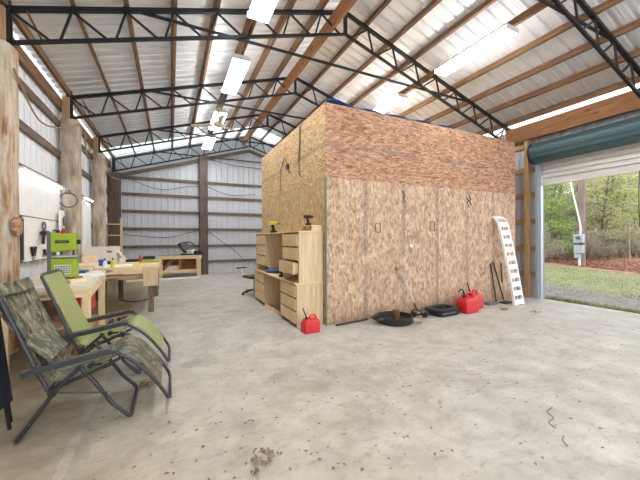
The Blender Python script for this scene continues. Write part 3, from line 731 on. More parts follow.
# ------------------------------------------------------------------ reclining lawn chairs
def recliner(loc, fabric, label, lacing, arms=(-1, 1)):
    t = thing('reclining_chair', label, 'chair', loc, 0, 'folding recliners')
    ox = .55; hw = .275; fr = M['tube_grey']
    def P(x, z, s): return (x + ox, s * hw, z)
    # back frame with its top bar
    side = [(-.80, .33), (-.88, .52), (-.97, .78), (-1.05, 1.0), (-1.08, 1.08)]
    path = [P(x, z, -1) for x, z in side] + [(-1.09 + ox, -hw + .05, 1.10), (-1.09 + ox, hw - .05, 1.10)] + [P(x, z, 1) for x, z in side[::-1]]
    MB().tube(path, .014, 8).build('back_frame', fr, t, True)
    m2 = MB()
    for s in (-1, 1): m2.tube([P(-.80, .34, s), P(-.6, .40, s), P(-.36, .50, s)], .013, 8)
    m2.tube([P(-.80, .34, -1), P(-.80, .34, 1)], .011, 8); m2.build('seat_frame', fr, t, True)
    foot = [(-.41, .56), (-.30, .48), (-.21, .39), (-.10, .24), (-.03, .115)]
    path = smoothpath([P(x, z, -1) for x, z in foot], 4) + [(-.015 + ox, -hw + .06, .085), (-.015 + ox, hw - .06, .085)] + smoothpath([P(x, z, 1) for x, z in foot[::-1]], 4)
    MB().tube(path, .014, 8).build('footrest_frame', fr, t, True)
    fl = [(-.63, .49), (-.52, .33), (-.42, .16), (-.31, .035)]
    path = [P(x, z, -1) for x, z in fl] + [(-.295 + ox, -hw + .04, .016), (-.295 + ox, hw - .04, .016)] + [P(x, z, 1) for x, z in fl[::-1]]
    MB().tube(path, .015, 8).build('front_leg', fr, t, True)
    rl = [(-.60, .49), (-.70, .40), (-.77, .32), (-.97, .03)]
    path = [(x + ox, -hw - .03, z) for x, z in rl] + [(-.985 + ox, -hw + .02, .016), (-.985 + ox, hw - .02, .016)] + [(x + ox, hw + .03, z) for x, z in rl[::-1]]
    MB().tube(path, .015, 8).build('rear_leg', fr, t, True)
    for s in arms:
        m2 = MB(); prof = [(-.94, .485), (-.88, .505), (-.7, .53), (-.52, .56), (-.42, .575), (-.395, .56)]
        rows = [[(x + ox, s * (hw + .02) + w, z) for w in (-.036, -.022, .022, .036)] for x, z in prof]
        m2.sheet(rows, .042).build('armrest', M['arm'], t, True, bev=.006)
        MB().tube([P(-.66, .40, s * 1.06), P(-.42, .29 + .17, s * 1.06)], .008, 6).build('link_bar', fr, t)
        MB().tube([P(-.78, .33, s * 1.1), P(-.45, .26, s * 1.1), P(-.44, .2, s * 1.08)], .006, 6).build('brace_rod', fr, t)
        MB().cyl((-.77 + ox, s * (hw + .015), .33), (-.77 + ox, s * (hw + .05), .33), .028, 14).build('pivot', M['black_plastic'], t)
        kb = MB().cyl((-.545 + ox, s * (hw + .0), .49), (-.545 + ox, s * (hw + .055), .49), .02, 12).build('lock_knob', M['black_plastic'], t)
        MB().bar((-.545 + ox, s * (hw + .05), .49), (-.47 + ox, s * (hw + .07), .50), .01, .014).build('lock_lever', M['black_plastic'], kb)
        MB().cyl((-.41 + ox, s * (hw - .02), .565), (-.41 + ox, s * (hw + .03), .565), .02, 12).build('pivot', M['black_plastic'], t)
    # sling cloth
    iw = hw - .012
    def cloth(name, prof, sag):
        rows = []
        for x, z in prof:
            rows.append([(x + ox - sag * .5 * (1 - (q / 3) ** 2), q / 3 * iw, z - sag * (1 - (q / 3) ** 2)) for q in range(-3, 4)])
        return MB().sheet(rows, .006).build(name, fabric, t, True)
    def dense(pr, n=4): return [(p[0], p[2]) for p in smoothpath([(x, 0, z) for x, z in pr], n)]
    cloth('back_sling', dense([(-1.095, 1.115), (-1.065, 1.06), (-.96, .80), (-.87, .57), (-.80, .42)]), .02)
    cloth('seat_sling', dense([(-.80, .41), (-.74, .385), (-.60, .42), (-.44, .49)]), .02)
    cloth('footrest_sling', dense([(-.43, .50), (-.36, .525), (-.27, .485), (-.16, .35), (-.08, .215)]), .008)
    if lacing:
        for s in (-1, 1):
            for pr in (side, foot):
                zz = []
                for k in range(len(pr) - 1):
                    for q in range(5):
                        for u, yy in ((q / 5, hw + .014), ((q + .5) / 5, iw - .02)):
                            zz.append((pr[k][0] + (pr[k + 1][0] - pr[k][0]) * u + ox, s * yy, pr[k][1] + (pr[k + 1][1] - pr[k][1]) * u))
                MB().tube(zz, .005, 5).build('lacing', M['black_plastic'], t)
    return t
ch = recliner((-.55, 3.13, 0), M['camo'], 'camouflage fabric folding recliner in front of the green one', False, (-1,))
m2 = MB(); m2.sheet([[(-.50 + .035 * k - .004 * q * q, q * .085, 1.12 - .085 * k) for q in range(-3, 4)] for k in range(2)], .03)
m2.build('head_pillow', M['camo'], ch, True, bev=.008)
m2 = MB(); m2.sheet([[(-.56 + .012 * k * k + .03 * k, q * .085, 1.06 - .13 * k) for q in range(-3, 3)] for k in range(5)], .02)
m2.build('back_flap', M['camo'], ch, True, bev=.006)
gc = recliner((-.56, 4.0, 0), M['sage'], 'sage green laced recliner beside the camouflage one', True)

# folded dark camp chairs at the very left edge
fc = thing('folded_camp_chair', 'folded black and navy camp chair at the left edge behind the recliner', 'chair', (-1.5, 3.0, 0), .05)
M['navy'] = mat('navy_fabric', (34, 38, 56), .7, 0, .2)
MB().sheet([[(.28 + .02 * k - .03 * math.sin(j * 1.3), -.24 + .09 * j, 1.0 - .2 * k) for j in range(6)] for k in range(5)], .05).build('sling_bundle', M['navy'], fc, True)
for y, dx in ((-.22, 0), (.1, .05), (.3, .02)): MB().tube([(.24 + dx, y * .8, 1.03), (.30 + dx, y * .7, .5), (.36 + dx, y * .6, .012)], .012, 8).build('frame_tube', M['truss'], fc, True)
MB().cyl((.25, -.24, .8), (.28, .24, .62), .012, 8).build('cross_bar', M['steel'], fc, True)

# ------------------------------------------------------------------ left wall workbench
wb = thing('workbench', 'pale timber workbench along the left wall under the bandsaw', 'workbench', (-1.46, 5.2, 0), .085)
MB().box(-.27, .55, -.84, 1.1, .86, .90).build('bench_top', M['bench'], wb)
MB().box(.5, .55, -.84, 1.1, .76, .86).build('front_rail', M['pine_y'], wb); MB().box(-.25, .5, -.83, -.79, .76, .86).build('end_rail', M['pine_x'], wb)
for x, y in ((.45, -.82), (.45, 1.0), (-.26, -.82), (-.26, 1.0)): MB().box(x, x + .09, y, y + .045, 0, .86).build('leg', M['pine_z'], wb)
MB().box(.38, .44, -.76, .95, .10, .2).build('stretcher', M['lumber_y'], wb)
MB().box(-.25, .42, -.76, .95, .40, .425).build('lower_shelf', M['osb_low'], wb); MB().box(-.15, -.13, -.78, 1.0, .23, .80).build('rear_panel', M['orange_brown'], wb)
tag(MB().box(-1.32, -1.02, 5.35, 5.62, .427, .68).build('plastic_crate', M['red_plastic'], None, bev=.015), 'red bin on the shelf under the left workbench', 'bin')

bs = thing('bandsaw', 'lime green benchtop bandsaw on the left workbench', 'bandsaw', (-1.22, 4.93, .901))
MB().box(-.14, .16, -.13, .15, 0, .05).build('base', M['grey_plastic'], bs, bev=.01)
MB().box(-.11, .14, -.1, .06, .05, .30).build('lower_housing', M['lime'], bs, bev=.015)
MB().prism([(-.11, .37), (.14, .40), (.14, .62), (.07, .605), (-.03, .605), (-.11, .625)], 'y', -.1, .06).build('upper_housing', M['lime'], bs, bev=.015)
MB().box(-.15, -.10, -.08, .1, .04, .62).build('column', M['grey_plastic'], bs, bev=.008)
MB().box(-.09, .16, -.13, .16, .31, .33).build('saw_table', M['steel'], bs)
MB().bar((.1, -.02, .32), (.1, -.02, .42), .02, .02).build('blade_guard', M['black_plastic'], bs)
lp = MB().box(-.06, .075, -.106, -.1, .485, .52).build('name_plate', M['black_plastic'], bs, label='black name plate')
MB().box(-.04, .05, -.109, -.1055, .496, .509).build('plate_lettering', M['grey_plastic'], lp)
vt = MB().box(-.07, .09, -.104, -.1, .10, .215).build('vent_panel', M['paper'], bs)
m2 = MB()
for i in range(6):
    for j in range(4): m2.bar((-.062 + i * .026, -.106, .11 + j * .026), (-.045 + i * .026, -.106,   .128 + j * .026), .010, .012, (0, -1, 0))
m2.build('vent_pattern', M['black_plastic'], vt)
MB().cyl((.14, -.02, .5), (.175, -.02, .5), .03, 12).build('tension_knob', M['black_plastic'], bs)

# second table, table legs
wt = thing('work_table', 'pine work table with plywood gusset and brown leg past the workbench', 'table', (-1.05, 7.9, 0))
MB().box(-.60, .8, -1.0, 1.0, .86, .9).build('table_top', M['pine_x'], wt)
MB().box(-.60, .8, -1.02, -.985, .77, .885).build('apron', M['pine_x'], wt); MB().box(.77, .81, -1.0, 1.0, .77, .885).build('side_apron', M['pine_y'], wt)
MB().box(.56, .815, -1.045, -1.02, .52, .895).build('gusset', M['ply'], wt)
for x, y in ((.64, -.98), (.64, .9), (-.58, -.98), (-.58, .9), (-.1, .9)): MB().box(x, x + .1, y, y + .09, 0, .86).build('leg', M['grey_lumber_z'], wt)
MB().box(-.55, .6, -.98, -.94, .66, .75).build('lower_rail', M['lumber_x'], wt)
ft = thing('folding_table', 'low table with steel legs behind the pine work table', 'table', (-.85, 9.75, 0))
MB().box(-.6, .6, -.4, .4, .80, .84).build('table_top', M['grey_plastic'], ft, bev=.01)
for x, y in ((-.5, -.33), (.5, -.33), (-.5, .33), (.5, .33)): MB().cyl((x, y, .8), (x * 1.05, y, 0), .016, 8).build('leg', M['steel'], ft)
# things on the tables
r2 = random.Random(3)
def slab(name, cat, label, x, y, z, w, l, h_, rz, m, bev=.004):
    o = MB().box(-w / 2, w / 2, -l / 2, l / 2, 0, h_).build(name, m, None, bev=bev, raw=True); o.location = (x, y, z); o.rotation_euler = (0, 0, rz); return tag(o, label, cat)
slab('plank', 'plank', 'long pale pine beam behind the bandsaw, reaching over the bench', -1.38, 6.1, .995, .62, .1, .06, .15, M['pine_x'])
slab('wood_block', 'block', 'pale square pine block at the end of the long pine beam', -1.2, 6.25, 1.06, .2, .14, .10, .2, M['pine_z'])
slab('wood_block', 'block', 'pine support block under the long pine beam behind the bandsaw', -1.3, 6.12, .901, .3, .14, .093, .15, M['pine_x'])
cb = thing('cardboard_box', 'white cardboard box with open flap on the pine table', 'box', (-1.3, 7.75, .901), -.1)
m2 = MB(); m2.box(-.3, .3, -.14, -.132, 0, .38); m2.box(-.3, .3, .132, .14, 0, .38); m2.box(-.3, -.292, -.132, .132, 0, .38); m2.box(.292, .3, -.132, .132, 0, .38); m2.box(-.292, .292, -.132, .132, 0, .006)
m2.build('carton', M['cardboard_white'], cb)
MB().bar((.3, 0, .27), (.44, 0, .1), .2, .006, (1, 0, 1)).build('flap', M['cardboard_white'], cb); MB().box(.13, .22, -.1425, -.14, .26, .3).build('print_mark', M['grey_plastic'], cb)
slab('white_board', 'board', 'white panel lying flat on the front of the pine table', -1.0, 7.2, .901, .6, .36, .03, .1, M['paper'])
slab('plank', 'plank', 'short pine board at the front right of the pine table', -.46, 7.15, .901, .42, .16, .025, -.1, M['pine_x'])
slab('yellow_level', 'tool', 'yellow flat tool lying across the pine table', -.75, 7.6, .901, .5, .06, .03, .35, M['yellow'])
slab('blue_case', 'tool case', 'blue tool case among tools on the pine table', -1.45, 7.1, .901, .22, .16, .07, .3, M['blue'], .015)
slab('blue_tool', 'tool', 'bright blue hand tool at the wall end of the pine table', -1.2, 7.08, .932, .16, .07, .12, .8, M['blue'], .015)
slab('black_tool', 'tool', 'black power tool standing behind the white panel', -1.15, 7.48, .901, .18, .12, .09, .4, M['black_plastic'], .02)
slab('green_case', 'tool case', 'green flat case at the right rear of the pine table', -.45, 8.2, .901, .4, .28, .05, .1, M['lime'], .01)
slab('tool_tray', 'tray', 'dark tray of small parts at the back of the pine table', -.7, 8.55, .901, .5, .22, .06, -.1, M['black_plastic'], .01)
slab('white_board', 'board', 'white board lying on the grey folding table', -.7, 9.7, .841, .85, .3, .03, .2, M['paper'])
slab('black_tool', 'tool', 'dark clamp lying on the white board of the folding table', -.55, 9.72, .872, .3, .1, .1, .5, M['black_plastic'], .02)
slab('tilted_board', 'board', 'pale pointed offcut on the folding table, left end', -1.30, 9.6, .841, .28, .25, .09, .4, M['paper'])
slab('paper_pad', 'paper', 'pile of white papers on the bench beside the bandsaw', -1.05, 5.55, .901, .3, .4, .02, .2, M['paper'])
slab('blue_box', 'box', 'small blue and white box on the bench behind the bandsaw', -1.25, 5.95, .901, .16, .12, .05, .1, M['blue'], .006)
for x, y, m_, lab in ((-1.12, 6.98, 'white_plastic', 'white glue bottle at the wall end of the pine table front'), (-1.0, 7.0, 'yellow', 'yellow bottle standing on the front edge of the pine table'), (-.62, 7.95, 'red_plastic', 'red bottle standing among tools on the pine table')):
    t = thing('bottle', lab, 'bottle', (x, y, .901))
    MB().lathe([(.032, 0), (.035, .01), (.035, .10), (.014, .13), (.014, .14)], n=14).build('bottle_body', M[m_], t, True)
    MB().lathe([(.016, .141), (.010, .175)], n=12).build('cap', M['black_plastic'], t, True)
slab('newspaper', 'paper', 'crumpled pale paper on the bench end next to the pine table', -1.1, 5.95, .901, .22, .2, .03, .5, M['cardboard_white'], .01)
slab('offcut', 'wood offcut', 'small pine offcut near the front corner of the workbench', -1.05, 4.75, .901, .18, .1, .04, .6, M['pine_x'])
# floor clutter under the table
tag(MB().tube(smoothpath([(-1.1, 8.6, .01), (-.8, 8.2, .01), (-.55, 8.3, .01), (-.4, 8.6, .012), (-.3, 9.1, .01)]), .012, 6).build('extension_cord', M['cable'], None, True), 'black cord lying on the floor under the pine table', 'cord')
tag(MB().box(-1.7, -1.45, 8.9, 9.3, 0, .5).build('storage_bin', M['orange_brown'], None, bev=.01), 'brown box on the floor behind the pine table legs', 'box')

# ------------------------------------------------------------------ left wall fittings
tag(MB().box(XL + .056, XL + .07, 5.5, 7.78, 1.80, 2.46).build('painted_sheet', M['white_paint']), 'bright white panel on the left wall under the shop light', 'panel')
sl = thing('shop_light', 'slim shop light on the left wall above the white panel', 'light', (XL + .1, 6.85, 2.44))
MB().box(-.03, .03, -.95, .95, .02, .06).build('housing', M['white_paint'], sl); MB().cyl((0, -.93, .012), (0, .93, .012), .010, 10).build('tube', M['led'], sl)
sl = thing('shop_light', 'short shop light between the second and third posts of the left wall', 'light', (XL + .12, 9.9, 2.46))
MB().box(-.03, .03, -.45, .45, .02, .06).build('housing', M['white_paint'], sl); MB().cyl((0, -.43, .012), (0, .43, .012), .010, 10).build('tube', M['led'], sl)
tag(MB().box(XL + .056, XL + .07, 8.3, 10.4, 1.0, 2.42).build('painted_sheet', M['white_paint']), 'white panel on the left wall between second and third posts', 'panel')
tag(MB().box(XL + .058, XL + .08, 6.05, 7.7, 1.10, 1.78).build('pegboard', M['paper']), 'pale tool board on the left wall holding black tools', 'tool board')
tag(MB().box(XL + .058, XL + .075, 5.45, 5.925, 1.10, 1.78).build('painted_sheet', M['paper']), 'narrow white panel beside the peeling post and tool board', 'panel')
tag(MB().box(XL + .058, XL + .085, 5.93, 6.04, 1.14, 1.74).build('dark_strip', M['black_plastic']), 'black vertical strip at the left edge of the tool board', 'strip')
PX = XL + .085
def wt_(name, label, cat, m2, m, parts=()):
    t = thing(name, label, cat, (PX, 0, 0))
    return t
t = thing('hanging_drill', 'black drill hanging in the middle of the pale tool board', 'power tool', (PX + .01, 6.72, 1.42))
MB().cyl((.04, -.1, .12), (.04, .1, .13), .04, 12).build('motor_body', M['black_plastic'], t, True); MB().bar((.04, -.06, .1), (.04, -.1, -.06), .04, .05).build('handle', M['black_plastic'], t, bev=.008); MB().cyl((.04, .1, .13), (.04, .2, .135), .02, 10).build('chuck', M['steel'], t)
t = thing('coiled_cord', 'grey cord coil hanging at the top of the tool board', 'cord', (PX, 6.78, 1.66))
for r in (.06, .075): MB().tube(arc((0, 0), r, 0, 2 * PI, 20, 'yz', .02)[:-1], .01, 6, True).build('cord_loop', M['grey_plastic'], t)
t = thing('hanging_cutter', 'olive handled shears hanging low on the tool board', 'tool', (PX, 6.35, 1.18))
for s in (-1, 1): MB().bar((.015, s * .02, .0), (.015, s * .08, .14), .03, .04).build('handle', M['black_plastic'], t, bev=.006)
MB().bar((.015, 0, 0), (.015, 0, -.07), .02, .03).build('jaw', M['steel'], t)
t = thing('hanging_pliers', 'pliers with red handles hanging at the right of the tool board', 'tool', (PX, 7.25, 1.2))
for s in (-1, 1): MB().bar((.015, s * .012, .05), (.015, s * .045, .18), .02, .03).build('handle', M['red_plastic'], t)
MB().bar((.015, 0, .05), (.015, 0, -.02), .03, .04).build('jaw', M['steel'], t)
t = thing('hanging_clamp', 'steel clamp hanging under the cord coil on the tool board', 'tool', (PX, 6.9, 1.17))
MB().bar((.02, -.12, 0), (.02, .12, .03), .03, .03).build('clamp_bar', M['grey_plastic'], t); MB().bar((.02, -.1, 0), (.02, -.1, .1), .03, .03).build('jaw', M['black_plastic'], t); MB().bar((.02, .08, .02), (.02, .08, .11), .03, .03).build('jaw', M['black_plastic'], t)
t = thing('hanging_sander', 'dark small tool hanging near the right end of the tool board', 'tool', (PX, 7.35, 1.52))
MB().box(0, .07, -.09, .09, 0, .1).build('tool_body', M['black_plastic'], t, bev=.02); MB().cyl((.035, -.09, .05), (.035, -.17, .05), .02, 10).build('nozzle', M['steel'], t)
tag(MB().cyl((-1.775, 5.2, 1.6), (-1.74, 5.2, 1.6), .12, 28).build('wood_slice', M['osb_up'], None, True), 'round wooden disc hung on the peeling left post', 'disc')
tag(MB().tube(arc((-1.85, 2.23), .145, 0, 2 * PI, 28, 'xz', 7.785)[:-1], .009, 6, True).build('rope_loop', M['cable']), 'thin dark loop hanging on the post behind the bandsaw', 'rope')
tag(MB().box(-1.90, -1.82, 7.74, 7.80, 2.36, 2.44).build('post_clamp', M['grey_plastic'], None, bev=.01), 'small grey fitting on the post above the rope loop', 'fitting')
tag(MB().cyl((-1.9, 9.2, 1.0), (-1.9, 9.2, 2.4), .04, 12).build('white_pipe', M['white_plastic'], None, True), 'white upright pipe on the left wall behind the second post', 'pipe')
tag(MB().box(-1.92, -1.9, 7.45, 7.72, 1.45, 2.0).build('wire_rack', M['paper']), 'small white rack of spray cans beside the second post', 'rack')
for k, (y, m_) in enumerate(((7.5, 'red_plastic'), (7.6, 'grey_plastic'), (7.68, 'red_plastic'))):
    pass
tag(MB().lathe([(.03, 0), (.032, .01), (.032, .15), (.015, .18), (.015, .2)], (-1.865, 7.5, 1.46), 12).build('spray_can', M['red_plastic'], None, True), 'red spray can on the small white rack', 'can')
tag(MB().lathe([(.03, 0), (.032, .01), (.032, .15), (.015, .18), (.015, .2)], (-1.865, 7.6, 1.7), 12).build('spray_can', M['grey_plastic'], None, True), 'grey spray can on the small white rack', 'can')
sh = thing('wall_shelf', 'tall narrow yellowish wooden shelf by the rear left corner', 'shelf', (-1.62, 11.6, 0), -1.57)
for y in (-.2, .2): MB().box(-.15, .15, y - .015, y + .015, .0, 2.1).build('side_panel', M['birch_z'], sh)
for z in (.5, 1.2, 1.55, 1.9): MB().box(-.15, .17, -.185, .185, z, z + .03).build('shelf_board', M['birch_x'], sh)

# cables
def cable(pts, label, m='cable', r=.012): tag(MB().tube(smoothpath(pts, 8), r, 6).build('cable', M[m], None, True), label, 'cable')
cable([(-1.74, 5.1, 3.55), (-1.82, 6.2, 3.28), (-1.75, 7.2, 3.5), (-1.66, 7.78, 3.78), (-1.66, 8.2, 3.78)], 'tan cable drooping between the first and second left posts', 'tan_cable', .014)
cable([(-1.66, 8.2, 3.76), (-1.8, 9.3, 3.4), (-1.66, 10.5, 3.7)], 'tan cable drooping between the second and third left posts', 'tan_cable', .014)
cable([(-1.66, 10.6, 3.7), (-1.75, 12, 3.5), (-1.6, 13.2, 3.6)], 'tan cable drooping from the third post to the rear corner', 'tan_cable', .014)
yb_ = Y1 - .08
cable([(-1.5, yb_, 3.75), (-.4, yb_, 3.38), (.6, yb_, 3.55), (1.05, yb_, 3.6)], 'thin cable sagging high on the back wall left of the post')
cable([(-1.6, yb_, 1.62), (-.2, yb_, 1.50), (.6, yb_, 1.68), (1.05, yb_, 1.8)], 'thin cable sagging low on the back wall above the saw bench')
cable([(1.4, yb_, 3.6), (2.3, yb_, 3.3), (3.4, yb_, 3.4)], 'thin cable sagging high on the back wall right of the post')
cable([(1.4, yb_, 1.75), (1.9, yb_, 1.35), (2.5, yb_, .9), (2.9, yb_, .45)], 'thin cable hanging diagonally down the back wall right of post')
cable([(1.4, yb_, 4.75), (2.4, yb_, 4.6), (3.8, yb_, 4.55)], 'dark wire running under the rear gable board')

# ------------------------------------------------------------------ rear bench and saw
rb = thing('saw_bench', 'timber bench against the back wall carrying a black saw', 'workbench', (.3, 12.85, 0))
MB().box(-.75, .75, -.32, .32, .74, .82).build('bench_top', M['grey_lumber_x'], rb)
MB().box(-.75, .75, -.35, -.32, .70, .83).build('front_rail', M['birch_x'], rb)
for x in (-.72, .58):
    for y in (-.33, .2): MB().box(x, x + .14, y, y + .12, 0, .74).build('leg', M['birch_z'], rb)
MB().box(-.7, .7, -.3, -.2, .18, .3).build('lower_rail', M['birch_x'], rb); MB().box(-.7, .7, .1, .2, .16, .2).build('rear_rail', M['orange_brown'], rb)
MB().bar((-.6, -.25, .25), (-.2, -.25, .72), .05, .09).build('brace', M['orange_brown'], rb); MB().bar((0, -.25, .25), (0, -.25, .72), .05, .09).build('brace', M['orange_brown'], rb)
MB().box(-.7, .7, .3, .32, .2, .7).build('rear_board', M['orange_brown'], rb)
ms = thing('mitre_saw', 'black mitre saw standing on the rear timber bench', 'saw', (.55, 12.8, .822))
MB().box(-.22, .22, -.15, .15, 0, .06).build('base', M['black_plastic'], ms, bev=.01)
MB().lathe([(.16, .06), (.16, .08)], n=20).build('turntable', M['steel'], ms)
MB().bar((-.02, .12, .05), (-.28, .05, .42), .06, .07).build('saw_arm', M['black_plastic'], ms)
MB().cyl((-.27, -.05, .4), (-.23, .14, .42), .06, 14).build('motor', M['black_plastic'], ms, True)
MB().cyl((-.05, -.02, .34), (-.05, .02, .34), .14, 24).build('blade_guard', M['grey_plastic'], ms)
MB().tube(smoothpath([(-.22, 0, .46), (.05, 0, .5), (.22, 0, .42), (.26, 0, .36)]), .022, 8).build('handle', M['black_plastic'], ms, True)
slab('grinder', 'power tool', 'dark power tool on the rear bench beside the middle post', .95, 12.75, .822, .3, .2, .16, .4, M['black_plastic'], .03)
slab('plastic_jug', 'jug', 'white container standing behind the black mitre saw', .78, 13.05, .822, .16, .14, .2, 0, M['white_plastic'], .03)
slab('clear_bin', 'bin', 'pale plastic bin on the lower rail of the rear bench', .05, 12.9, .2, .5, .3, .25, 0, M['paper'], .02)
slab('long_plank', 'plank', 'long white plank on the floor in front of the rear bench', -.2, 12.2, 0, 2.3, .14, .05, .03, M['paper'])

# ------------------------------------------------------------------ floor debris
mb = MB(); r3 = random.Random(11)
for _ in range(420):
    x = r3.uniform(-.6, 6.8); y = r3.uniform(1.1, 4.3)
    if r3.random() < .5: x = r3.gauss(1.2, 1.4); y = r3.gauss(2.2, .7)
    if not (-1.5 < x < 6.9 and .8 < y < 4.25): continue
    s = r3.uniform(.006, .02); a = r3.uniform(0, 6.28); c, q = math.cos(a) * s, math.sin(a) * s
    mb.add([(x - c, y - q, .002), (x + q * .5, y - c * .5, .006), (x + c, y + q, .003), (x - q * .5, y + c * .5, .007)], [(0, 1, 2, 3)])
M['debris'] = mat('leaf_bits', (134, 112, 86), .8, 0, .3, 4)
for cx_, cy_, n_ in ((-.22, 3.45, 60), (.56, 1.93, 14), (.42, 1.9, 10), (3.7, 3.9, 20), (5.9, 3.9, 30), (6.2, 3.5, 18)):
    for _ in range(n_):
        x, y = r3.gauss(cx_, .05), r3.gauss(cy_, .045); s = r3.uniform(.012, .03); a = r3.uniform(0, 6.28); c, q = math.cos(a) * s, math.sin(a) * s
        z = r3.uniform(.003, .03)
        mb.add([(x - c, y - q, z), (x + q * .6, y - c * .6, z + .012), (x + c, y + q, z + .004), (x - q * .6, y + c * .6, z + .01)], [(0, 1, 2, 3)])
tag(mb.build('leaf_debris', M['debris'], raw=True), 'dry leaf bits and crumbs scattered over the concrete floor', 'debris', None, 'stuff')
for pts, lab in (([(2.86, 1.47, .006), (2.75, 1.45, .008), (2.70, 1.38, .006), (2.60, 1.36, .008), (2.57, 1.30, .006)], 'crooked dark twig lying on the right part of the floor'),
                 ([(2.52, 1.22, .006), (2.46, 1.20, .008), (2.42, 1.15, .006)], 'short dark twig on the floor nearest the lower right')):
    tag(MB().tube(smoothpath(pts), .0035, 5).build('twig', M['debris'], None, True), lab, 'twig')

# ------------------------------------------------------------------ outside: ground, pole, woods
def gz(x, y):
    d_ = max(0, x - 8.3); return -.13 + .012 * d_ + .0016 * d_ * d_ + .02 * math.sin(x * 1.7 + y) * min(1, d_ / 2)
def ground_mat():
    m, nt, b = newmat('yard_ground', .9)
    tc = nt.nodes.new('ShaderNodeTexCoord'); ob = tc.outputs['Object']; sx = nt.nodes.new('ShaderNodeSeparateXYZ'); nt.links.new(ob, sx.inputs[0])
    n1 = noise(nt, ob, .8, 6, .65); n2 = noise(nt, ob, 7, 5, .7)
    g = ramp(nt, n2.outputs['Fac'], [(.3, (90, 106, 58)), (.5, (136, 138, 90)), (.7, (166, 152, 122))])
    xx = math_(nt, 'ADD', sx.outputs[0], math_(nt, 'MULTIPLY', math_(nt, 'SUBTRACT', n1.outputs['Fac'], .5), 3.0))
    e1 = nt.nodes.new('ShaderNodeMapRange'); e1.inputs[1].default_value = 11.6; e1.inputs[2].default_value = 10.2; e1.inputs[3].default_value = 0; e1.inputs[4].default_value = 1; nt.links.new(xx, e1.inputs[0])
    col = mixc(nt, math_(nt, 'MULTIPLY', e1.outputs[0], .85), g, ramp(nt, n2.outputs['Fac'], [(.3, (96, 88, 90)), (.55, (132, 120, 122)), (.75, (162, 150, 152))]))
    e2 = nt.nodes.new('ShaderNodeMapRange'); e2.inputs[1].default_value = 14.4; e2.inputs[2].default_value = 16.2; e2.inputs[3].default_value = 0; e2.inputs[4].default_value = .9; nt.links.new(math_(nt, 'SUBTRACT', xx, math_(nt, 'MULTIPLY', math_(nt, 'SUBTRACT', sx.outputs[1], 5.1), .46)), e2.inputs[0])
    col = mixc(nt, e2.outputs[0], col, ramp(nt, n2.outputs['Fac'], [(.3, (130, 82, 68)), (.7, (188, 138, 112))]))
    ap = nt.nodes.new('ShaderNodeMapRange'); ap.inputs[1].default_value = 1.3; ap.inputs[2].default_value = .9; ap.inputs[3].default_value = 0; ap.inputs[4].default_value = 1; nt.links.new(sx.outputs[1], ap.inputs[0])
    col = mixc(nt, ap.outputs[0], col, lin((214, 211, 205)))   # added pale patch by the made-up second bay, bouncing daylight to the roof
    nt.links.new(col, b.inputs['Base Color'])
    return m
mb = MB(); gx = [8.31, 8.6, 9, 9.5, 10, 11, 12, 13, 14, 15, 16, 17, 18, 20, 22, 25, 28, 32, 36, 42, 50]; gy = [-12 + 2 * k for k in range(26)]
vs = [(x, y, gz(x, y)) for y in gy for x in gx]; n = len(gx)
mb.add(vs, [(j * n + i, j * n + i + 1, (j + 1) * n + i + 1, (j + 1) * n + i) for j in range(len(gy) - 1) for i in range(n - 1)])
struct(tag(mb.build('yard_ground', ground_mat(), None, True, raw=True), 'grassy yard with gravel edge outside the roll-up door', 'ground'))
mb = MB(); mb.add([(-40, -30, -.2), (8.31, -30, -.2), (8.31, 60, -.2), (-40, 60, -.2)], [(0, 1, 2, 3)])
struct(tag(mb.build('outer_ground', mat('daylight_bounce_ground', (218, 215, 208), .9, 0, .1, 2), raw=True), 'unseen ground around the shed, made pale to bounce daylight inside', 'ground'))  # pale colour chosen to bounce daylight up to the roof
mb = MB(); r4 = random.Random(5)
for _ in range(9000):
    x = 9.2 + (r4.random() ** 1.3) * 6.5; y = r4.uniform(2.0, 10.5)
    if x < 10 and r4.random() < .6: continue
    z = gz(x, y) - .005; h_ = r4.uniform(.03, .08); a = r4.uniform(0, 6.28); w = .006
    mb.add([(x - math.cos(a) * w, y - math.sin(a) * w, z), (x + math.cos(a) * w, y + math.sin(a) * w, z), (x + r4.uniform(-.03, .03), y + r4.uniform(-.03, .03), z + h_)], [(0, 1, 2)])
for _ in range(1500):   # tufts by the slab edge
    x = r4.gauss(8.55, .1); y = r4.uniform(2, 4.6)
    if x < 8.34: continue
    z = gz(x, y) - .005; h_ = r4.uniform(.04, .12); a = r4.uniform(0, 6.28); w = .007
    mb.add([(x - math.cos(a) * w, y - math.sin(a) * w, z), (x + math.cos(a) * w, y + math.sin(a) * w, z), (x + r4.uniform(-.04, .04), y + r4.uniform(-.04, .04), z + h_)], [(0, 1, 2)])
tag(mb.build('grass', M['grass_blade'], raw=True), 'short patchy grass in the yard outside the door', 'grass', None, 'stuff')
mb = MB()
for _ in range(3500):
    y = r4.uniform(3, 12); x = 16.4 + .46 * (y - 5.1) + abs(r4.gauss(0, 1.6)) - .6; z = gz(x, y) + .01; s = r4.uniform(.03, .06); a = r4.uniform(0, 6.28); c, q = math.cos(a) * s, math.sin(a) * s
    mb.add([(x - c, y - q, z), (x + q, y - c, z + .03), (x + c, y + q, z + .01), (x - q, y + c, z + .03)], [(0, 1, 2, 3)])
tag(mb.build('leaf_litter', M['leaf_litter'], raw=True), 'reddish fallen leaves along the edge of the woods', 'leaves', None, 'stuff')

